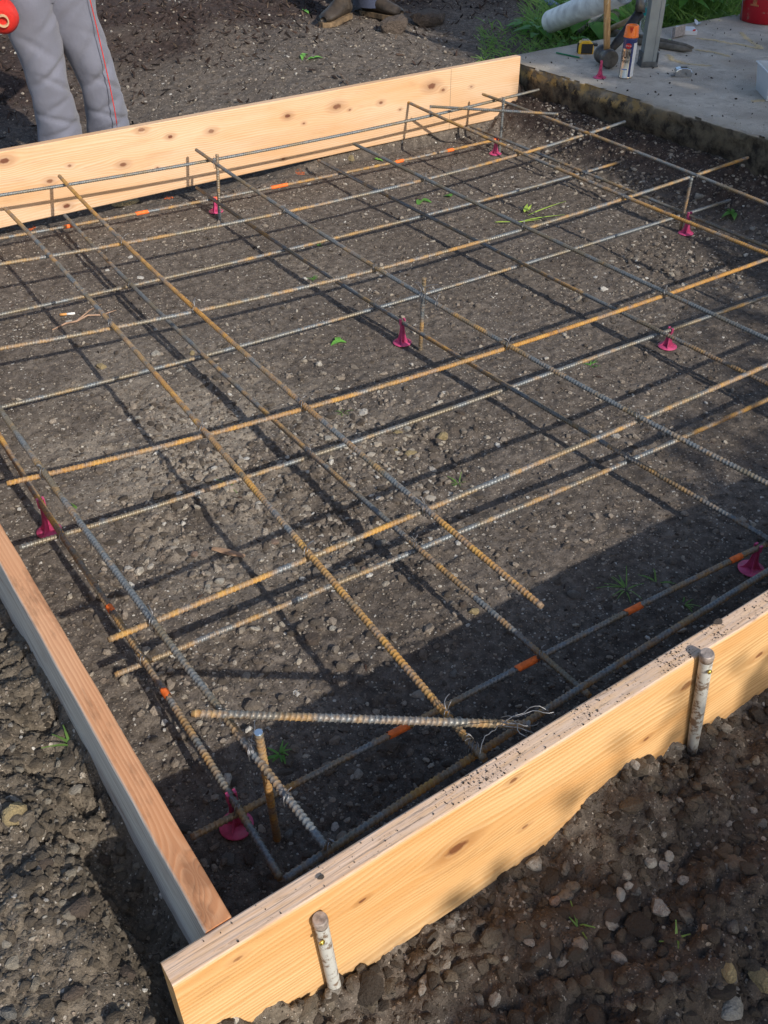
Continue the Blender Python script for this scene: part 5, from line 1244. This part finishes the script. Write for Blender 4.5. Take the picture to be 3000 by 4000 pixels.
SPOT = {2600: 'touching the post', 2640: 'just right of the post', 2680: 'above the cigarette pack', 2720: 'above the crumpled wrapper', 2760: 'halfway between post and bucket', 2800: 'left of the red bucket'}
for row, lst in (('near', [(2600, 100), (2640, 92), (2680, 84), (2720, 78), (2760, 70), (2800, 60)]), ('mid', [(2620, 40), (2670, 30), (2720, 20), (2770, 15), (2820, 10)]), ('far', [(2580, 0), (2600, -25), (2690, -30), (2790, -40), (2850, -20)])):
    for i, (px, py) in enumerate(lst):
        sp = SPOT[min(SPOT, key=lambda k: abs(k - px))] if row == 'near' else ('near the post', 'above the cigarette pack', 'in the middle', 'towards the red bucket', 'next to the red bucket')[i]
        weed(px, py, 12, .12, .065, .26, 'bright leafy ' + WL[row] + ', ' + sp, 'tall_weed', z=.23)['group'] = 'weeds massed beyond the slab'
# grass, one mass
gp = []
def patch(n, poly, L, W):
    mbg = GRM
    for k in range(n):
        px = random.uniform(poly[0], poly[2]); py = random.uniform(poly[1], poly[3])
        P = at(px, py, .22); 
        if P[1] < 3.33: continue
        if 1850 < px < 2060 and random.random() > .35: continue
        P[2] = hz(P[0], P[1]); a = random.uniform(0, 6.28); mbg.leaf(P, (math.cos(a) * .8, math.sin(a) * .8, random.uniform(.3, 1.3)), (math.cos(a + 1), math.sin(a + 1), 1), L * random.uniform(.5, 1.2), W, .2, .5, 3)
GRM = MB()
patch(1500, (1880, 90, 2420, 240), .075, .007); patch(1500, (2080, -120, 2500, 140), .16, .010); patch(2600, (2380, -150, 3000, 120), .20, .011)
o = add_tone(link('grass', GRM.mesh('grass'), M_GRASS)); o['kind'] = 'stuff'
# two paving stones beyond the worker
for (q, sx, sy, h_, yw, lb, mt) in (((10, 132), .42, .26, .07, .3, 'bluish flat paving stone at the top left edge', plain('blue_slate', (.26, .31, .33), .7, 0, .2, 12, .003)), ((195, 108), .24, .30, .14, -.25, 'tan edging stone seen between the legs of the man in grey trousers', plain('tan_block', (.36, .33, .27), .8, 0, .3, 16, .004))):
    P = at_ground(*q); mb = MB(); mb.box((P[0], P[1] + sy / 2, P[2] + h_ / 2 - .01), (sx, sy, h_), Matrix.Rotation(yw, 3, 'Z')); o = tag(link('paving_stone', mb.mesh('paving_stone'), mt), lb, 'paving stone'); bevel(o, .012, 3)
# lump of soil in front of the second man's boot
P = at_ground(1535, 125); o = bpy.data.objects.new('clod', rock_mesh(77, 3, 18, (1, .8, .75), .06)); COL.objects.link(o); o.data.materials.append(SM['b']); o.location = (P[0], P[1], P[2] + .03); o.scale = (.12, .09, .11); tag(o, 'big crumbly clod of earth in front of the right boot', 'clod')
P = at_ground(1665, 95); o = bpy.data.objects.new('clod', rock_mesh(78, 3, 18, (1, .8, .75), .06)); COL.objects.link(o); o.data.materials.append(SM['b']); o.location = (P[0], P[1], P[2] + .03); o.scale = (.14, .11, .09); tag(o, 'big crumbly clod right of the boots', 'clod')

# ------------------------------------------------------------------ people
def skin_obj(name, joints, edges, mat, parent, lvl=2, root=0):
    """joints: list of (point, rx, ry)"""
    me_ = bpy.data.meshes.new(name); me_.from_pydata([tuple(j[0]) for j in joints], edges, []); o = bpy.data.objects.new(name, me_); COL.objects.link(o)
    o.modifiers.new('skin', 'SKIN'); lay = me_.skin_vertices[0].data if me_.skin_vertices else None
    for i, j in enumerate(joints): lay[i].radius = (j[1], j[2]); lay[i].use_root = (i == root)
    s_ = o.modifiers.new('sub', 'SUBSURF'); s_.levels = lvl; s_.render_levels = lvl
    bpy.context.view_layer.update()
    ev = bpy.data.meshes.new_from_object(o.evaluated_get(bpy.context.evaluated_depsgraph_get())); ev.name = name
    COL.objects.unlink(o); bpy.data.objects.remove(o)
    ev.polygons.foreach_set('use_smooth', np.ones(len(ev.polygons), bool)); ev.materials.clear()
    return link(name, ev, mat, parent)
M_SKIN = plain('skin', (.50, .28, .19), .5, 0, .08); M_HAIR = plain('dark_hair', (.03, .02, .015), .6); 
def fabric(name, col):
    t = NT(name, .85); P = t.pos(); X, Y, Z = t.sep(P); n = t.noise(P, 7, 4, .6); f = t.noise(P, 900, 2)
    c = t.mix(t.mapr(n, .35, .7, 0, .25), col, tuple(a * .72 for a in col)); c = t.mix(1.0, c, t.mapr(f, .3, .7, .92, 1.08), 'MULTIPLY'); t.set(Base_Color=c); t.put(t.bsdf.inputs['Sheen Weight'], .15); t.bump(t.M('ADD', t.noise(P, 900, 2), t.M('MULTIPLY', t.noise(P, 16, 3), 4.)), .003, .5); return t.m
M_GREY = fabric('grey_work_trousers', (.150, .158, .205)); M_NAVYT = fabric('navy_trousers', (.035, .045, .085)); M_SHIRT = fabric('dark_shirt', (.10, .12, .15)); M_BOOT = plain('brown_leather', (.040, .030, .022), .6, 0, .4, 30, .002); M_SOLE = plain('tan_sole', (.15, .10, .055), .85, 0, .5, 40)
def loft(rings, n=36, name='leg', folds=()):
    """rings: centre, half width, half depth; joined smoothly, then folds pressed into the cloth"""
    C = np.array([r[0] for r in rings]); A = np.array([r[1] for r in rings]); B = np.array([r[2] for r in rings]); t = np.arange(len(rings)); m_ = (len(rings) - 1) * 14 + 1; tt = np.linspace(0, len(rings) - 1, m_)
    def sm(v):
        x = np.interp(tt, t, v); k = np.hanning(17); k /= k.sum(); xp = np.pad(x, 8, mode='reflect', reflect_type='odd'); return np.convolve(xp, k, 'valid')
    Cs = np.stack([sm(C[:, i]) for i in range(3)], 1); As = sm(A); Bs = sm(B); vs = []
    zz_ = Cs[:, 2]
    for i in range(m_):
        for k in range(n):
            th = 2 * math.pi * k / n; dsp = 0.0
            for (fz, fa, w_, amp, slope, sp) in folds:
                da = (th - fa + math.pi) % (2 * math.pi) - math.pi
                e = (zz_[i] - fz - slope * math.sin(da)) / (w_ * .72); dsp += 1.25 * amp * math.exp(-e * e) * math.exp(-(da / sp) ** 2)
            dsp += .0022 * math.sin(th * 3 + zz_[i] * 26) + .0016 * math.sin(th * 5 - zz_[i] * 55) + .004 * (float(vnoise(np.array([th * 1.1 + zz_[i] * 7]), np.array([zz_[i] * 17 - th * 1.3]), 5)[0]) - .5)
            vs.append((Cs[i, 0] + (As[i] + dsp) * math.cos(th), Cs[i, 1] + (Bs[i] + dsp) * math.sin(th), Cs[i, 2]))
    fs = [(i * n + k, i * n + (k + 1) % n, (i + 1) * n + (k + 1) % n, (i + 1) * n + k) for i in range(m_ - 1) for k in range(n)]
    return vs, fs
def man(feet, crotch, facing, label, trousers, hold=None, shirt=None):
    """feet: two ankle lines of (hip, knee, ankle, hem) points; facing: unit vector"""
    root_loc = ((feet[0][-1][0] + feet[1][-1][0]) / 2, (feet[0][-1][1] + feet[1][-1][1]) / 2, feet[0][-1][2])
    t_ = thing('person', label, 'person', root_loc); f = np.array(facing); sd = np.array([f[1], -f[0], 0])
    cr = np.array(crotch); pelvis = cr + np.array([0, 0, .10]); chest = pelvis + np.array([0, 0, .38]) + f * .02; neck = pelvis + np.array([0, 0, .60]) + f * .03; head = neck + np.array([0, 0, .13]) + f * .03
    J = [(pelvis + np.array([0, 0, .05]), .10, .075), (pelvis + np.array([0, 0, .2]), .13, .095), (chest, .15, .11), (neck, .055, .055), (head, .072, .088), (head + np.array([0, 0, .09]), .06, .075)]; E = [(0, 1), (1, 2), (2, 3), (3, 4), (4, 5)]
    for s_, leg in zip((-1, 1), feet):
        hip, knee, ank = leg[0], leg[1], leg[2]; i = len(J); J += [(np.array(hip), .06, .06), (np.array(knee), .052, .052), (np.array(ank), .036, .036), (np.array(ank) + f * .10 + np.array([0, 0, -.045]), .04, .025)]; E += [(0, i), (i, i + 1), (i + 1, i + 2), (i + 2, i + 3)]
    hands = []
    for s_ in (-1, 1):
        sh = neck + np.array([0, 0, -.09]) + sd * s_ * .19
        if hold is not None and s_ == hold[0]: wr = np.array(hold[1]); el = (sh + wr) / 2 + np.array([0, 0, -.08]) + sd * s_ * .05 - f * .06
        else: el = sh + np.array([0, 0, -.28]) + sd * s_ * .12 - f * .08; wr = el + np.array([0, 0, .02]) - sd * s_ * .08 + f * .24
        i = len(J); J += [(sh, .055, .055), (el, .042, .042), (wr, .028, .024), (wr + (wr - el) / np.linalg.norm(wr - el) * .07, .036, .018)]; E += [(2, i), (i, i + 1), (i + 1, i + 2), (i + 2, i + 3)]; hands.append((wr, (wr - el) / np.linalg.norm(wr - el)))
    body_ = skin_obj('body', J, E, M_SKIN, t_)
    for wr, hd in hands:
        palm = wr + hd * .085; lat = np.cross(hd, f); lat /= np.linalg.norm(lat); mbf = MB()
        for k, (o_, l) in enumerate(((-.027, .065), (-.009, .078), (.009, .073), (.026, .058))):
            b0 = palm + lat * o_; mbf.tube([b0 - hd * .02, b0 + hd * l * .4, b0 + hd * l * .75 + f * .018, b0 + hd * l * .8 + f * .036], [.009, .0088, .0078, .006], 8)
        b0 = wr + hd * .04 - lat * .03; mbf.tube([b0, b0 + hd * .025 - lat * .018 + f * .01, b0 + hd * .05 - lat * .014 + f * .03], [.011, .0095, .007], 8)
        link('fingers', mbf.mesh('fingers'), M_SKIN, t_)
    mb = MB(); mb.tube([head + f * .082 + np.array([0, 0, .02]), head + f * .105 - np.array([0, 0, .012]), head + f * .09 - np.array([0, 0, .02])], [.007, .012, .008], 8); link('nose', mb.mesh('nose'), M_SKIN, t_)
    mb = MB()
    for s_ in (-1, 1): mb.lathe([(.0, -.010), (.010, -.004), (.011, .003), (.0, .011)], head + f * .078 + sd * s_ * .032 + np.array([0, 0, .028]), 10)
    link('eyes', mb.mesh('eyes'), M_BLACK, t_)
    mb = MB()
    for s_ in (-1, 1): mb.lathe([(.0, -.028), (.014, -.01), (.016, .01), (.0, .028)], head + sd * s_ * .082 + np.array([0, 0, .01]), 10)
    link('ears', mb.mesh('ears'), M_SKIN, t_)
    mb = MB(); mb.box(head + f * .086 - np.array([0, 0, .045]), (.04, .006, .006), Matrix.Rotation(math.atan2(sd[1], sd[0]), 3, 'Z')); link('mouth', mb.mesh('mouth'), plain('lips', (.35, .13, .11), .5), t_)
    mb = MB(); mb.lathe([(.088, .0), (.099, .04), (.094, .09), (.06, .125), (.0, .135)], head - f * .015 + np.array([0, 0, .02]), 20); link('hair', mb.mesh('hair'), M_HAIR, t_)
    # trousers: two legs and the seat in one piece of cloth
    mb = MB(); fold_sets = [[(feet[q][1][2] + .03, -1.5, .016, -.014, .05, .9), (feet[q][1][2] - .02, -1.2, .012, -.012, -.05, .8), (feet[q][1][2] + .10, -2.2, .014, -.009, .08, .7), (feet[q][1][2] - .10, -1.8, .016, -.007, .04, .8), (feet[q][2][2] + .05, -1.4, .014, -.010, -.03, 1.2), (feet[q][2][2] + .01, -1.9, .012, -.010, .03, 1.0), (crotch[2] - .06, -1.3 - q, .016, -.010, .09, .8), (crotch[2] - .14, -1.8 + q, .018, -.008, -.07, .7)] for q in (0, 1)]
    for q, leg in enumerate(feet):
        hip, knee, ank, hem = [np.array(p) for p in leg]; mid1 = (hip + knee) / 2; mid2 = (knee + ank) / 2
        up_ = np.array([hip[0] * .5 + pelvis[0] * .5, hip[1], pelvis[2] + .06])
        vs, fs = loft([(hem, .094, .115), (ank, .089, .102), (mid2, .080, .088), (knee, .077, .082), (mid1, .094, .094), (hip - np.array([0, 0, .03]), .108, .112), (hip + np.array([0, 0, .07]), .118, .125), (up_, .11, .12)], folds=fold_sets[q]); mb.add(vs, fs, True)
    vs, fs = loft([(pelvis - np.array([0, 0, .09]), .12, .10), (pelvis - np.array([0, 0, .04]), .18, .125), (pelvis + np.array([0, 0, .04]), .185, .13), (pelvis + np.array([0, 0, .14]), .165, .12)]); mb.add(vs, fs, True)
    link('trousers', mb.mesh('trousers'), trousers, t_)
    mb = MB(); vs, fs = loft([(pelvis + np.array([0, 0, .07]), .185, .135), (pelvis + np.array([0, 0, .2]), .175, .125), (chest, .205, .135), (neck - np.array([0, 0, .09]), .19, .115), (neck - np.array([0, 0, .03]), .075, .075)]); mb.add(vs, fs, True)
    for s_ in (-1, 1):
        i = 6 + 8 + (0 if s_ < 0 else 4); sh, el = np.array(J[i][0]), np.array(J[i + 1][0]); mb.tube([sh + (neck - sh) * .3, sh, (sh + el) / 2, el], [.075, .075, .066, .06], 16)
    link('shirt', mb.mesh('shirt'), shirt or M_SHIRT, t_)
    return t_
def boot(P, d, t_, tilt=0.0, sole_mat=None):
    """P: heel on the ground, d: unit toe direction"""
    d = np.array([d[0], d[1], 0.]); d /= np.linalg.norm(d); s_ = np.array([-d[1], d[0], 0]); mb = MB(); vs = []; n = 20
    prof = [(-.035, .040, .0, .085), (0, .046, .0, .115), (.05, .047, .0, .115), (.10, .048, .0, .095), (.15, .053, .0, .072), (.20, .053, .0, .060), (.245, .044, .0, .048), (.268, .020, .0, .034)]
    for (x, w, z0, z1) in prof:
        for k in range(n):
            th = 2 * math.pi * k / n; yy_ = math.cos(th) * w; z = .024 + (z1 - z0) * (.5 + .5 * math.sin(th)); 
            if math.sin(th) < 0: z = .024 + (z1 - z0) * .5 * (1 + math.sin(th))
            yy_ *= 1 - .25 * max(0, math.sin(th)) ** 2; vs.append(np.asarray(P) + d * x + s_ * yy_ + np.array([0, 0, z]))
    fs = [(i * n + k, i * n + (k + 1) % n, (i + 1) * n + (k + 1) % n, (i + 1) * n + k) for i in range(len(prof) - 1) for k in range(n)] + [tuple(range(n)), tuple(reversed(range(len(vs) - n, len(vs))))]
    mb.add(vs, fs, True)
    mb.tube([np.asarray(P) + d * .02 + np.array([0, 0, .06]), np.asarray(P) + d * .015 + np.array([0, 0, .13]), np.asarray(P) + d * .005 + np.array([0, 0, .21])], [.050, .052, .056], 18, cap=False)
    b = link('boot', mb.mesh('boot'), M_BOOT, t_)
    mb = MB(); out = [(-.045, .034), (-.02, .045), (.05, .046), (.10, .047), (.16, .056), (.22, .054), (.262, .036), (.28, .0)]; top = [np.asarray(P) + d * x + s_ * w for x, w in out] + [np.asarray(P) + d * x - s_ * w for x, w in reversed(out[:-1])]
    m_ = len(top); vs = [p + np.array([0, 0, .002]) for p in top] + [p + np.array([0, 0, .028]) for p in top]; mb.add(vs, [tuple(reversed(range(m_))), tuple(range(m_, 2 * m_))] + [(k, (k + 1) % m_, m_ + (k + 1) % m_, m_ + k) for k in range(m_)]); link('sole', mb.mesh('sole'), M_SOLE, b)
    mb = MB()
    for k in range(5):
        z = .105 + k * .022; c_ = np.asarray(P) + d * (.085 - k * .008 if k else .10) + np.array([0, 0, z]); mb.tube([c_ - s_ * .026, c_ + d * .006, c_ + s_ * .026], .0022, 5, False)
    link('lace', mb.mesh('lace'), plain('pale_lace', (.30, .26, .20), .8), b)
Y1 = 3.46; zg = hz(1.2, Y1)
L1 = [aty(108, 30, Y1), aty(178, 300, Y1), aty(240, 510, Y1), aty(256, 590, Y1)]; R1 = [aty(262, 30, Y1), aty(378, 300, Y1), aty(432, 490, Y1), aty(440, 585, Y1)]
feet = []
for leg in (L1, R1):
    leg[2][1] += .02; leg[3][1] += .02; leg[1][1] -= .02; feet.append([leg[0], leg[1], leg[2], np.array([leg[3][0] + .0, leg[3][1], zg + .03])])
spool_c = aty(4, 58, 3.30)
m1 = man(feet, aty(165, 8, Y1 + .01), (-.25, -.97, 0), 'man in grey trousers standing behind the back board holding red string', M_GREY, hold=(1, spool_c + np.array([-.12, .04, .09])))
for leg in feet: boot(np.array([leg[3][0], leg[3][1] + .03, zg]), (-.1, -1, 0) if False else (-.35, .9, 0), m1)
# spool of red string and the line hanging from it
axd = (CAM_P - spool_c); axd[2] *= .4; axd /= np.linalg.norm(axd); axd = axd + CAM_R * .12 - CAM_U * .35; axd /= np.linalg.norm(axd)
t_ = thing('string_spool', 'spool of bright red string in the hand of the man in grey trousers', 'spool', tuple(spool_c)); mb = MB(); prof = [(-.055, .030), (-.045, .046), (-.02, .058), (.02, .060), (.045, .046), (.052, .030)]
mb.tube([spool_c + axd * a for a, r in prof], [r for a, r in prof], 26, up=(.2, .1, 1))
def thread_mat():
    t = NT('red_string', .6); n = t.noise(t.pos(), 160, 3, .6, dist=2); w_ = t.n('ShaderNodeTexWave'); w_.inputs['Scale'].default_value = 130; w_.inputs['Distortion'].default_value = 6; t.put(w_.inputs['Vector'], t.pos()); t.set(Base_Color=t.mix(w_.outputs['Fac'], (.55, .01, .01), (.88, .05, .035))); t.bump(w_.outputs['Fac'], .002, .8); return t.m
M_THR = thread_mat(); link('wound_string', mb.mesh('wound_string'), M_THR, t_)
mb = MB(); mb.tube([spool_c - axd * .06, spool_c + axd * .066], .021, 18, cap=False); mb.tube([spool_c + axd * .066, spool_c + axd * .0655], [.021, .016], 18, cap=False); mb.tube([spool_c + axd * .0655, spool_c - axd * .05], .016, 18, cap=False); link('cardboard_core', mb.mesh('cardboard_core'), plain('cardboard', (.52, .34, .20), .8, 0, .15), t_)
mb = MB(); pts = [aty(*q, 3.33) for q in ((335, -60), (352, 0), (376, 100), (400, 205), (428, 330), (446, 420), (456, 480), (458, 512), (460, 560))]; mb.tube(pts, .0020, 6)
mb.tube([spool_c + np.array([.03, 0, .05]), aty(30, -40, 3.30)], .0016, 6); 
tag(link('string_line', mb.mesh('string_line'), M_THR), 'thin red string hanging down beside the grey trousers to the back board', 'string')
# second man, boots at the top of the picture
gA = at_ground(1345, 78); gB = at_ground(1440, 60)
kA = aty(1290, -210, gA[1] + .05); kB = aty(1445, -230, gB[1] + .05)
zgA = gA[2]; feet2 = [[aty(1262, -430, gA[1]), aty(1270, -180, gA[1]), np.array([gA[0], gA[1], zgA + .20]), np.array([gA[0], gA[1], zgA + .17])], [aty(1420, -430, gB[1]), aty(1450, -190, gB[1]), np.array([gB[0] + .01, gB[1], gB[2] + .17]), np.array([gB[0] + .01, gB[1], gB[2] + .055])]]
hipz = zgA + .82
for q in (0, 1):
    feet2[q][0][2] = hipz; feet2[q][1][2] = zgA + .48
    feet2[q][0][0] = feet2[q][3][0] + (.05 if q == 0 else -.02); feet2[q][1][0] = feet2[q][3][0] + (.02 if q == 0 else 0); feet2[q][0][1] = feet2[q][3][1] + .02; feet2[q][1][1] = feet2[q][3][1] + .0
cr2 = ((feet2[0][0][0] + feet2[1][0][0]) / 2, (feet2[0][0][1] + feet2[1][0][1]) / 2, hipz)
m2 = man(feet2, cr2, (-.3, -.95, 0), 'man in navy trousers and muddy brown boots standing on the dark mulch', M_NAVYT)
dA = at(1262, 118, zgA) - at(1350, 80, zgA); boot(np.array([gA[0], gA[1], zgA]), dA[:2], m2); boot(np.array([gB[0], gB[1], gB[2]]), (.25, -1), m2)

for o in list(bpy.data.objects):
    if '_w' in o: del o['_w']
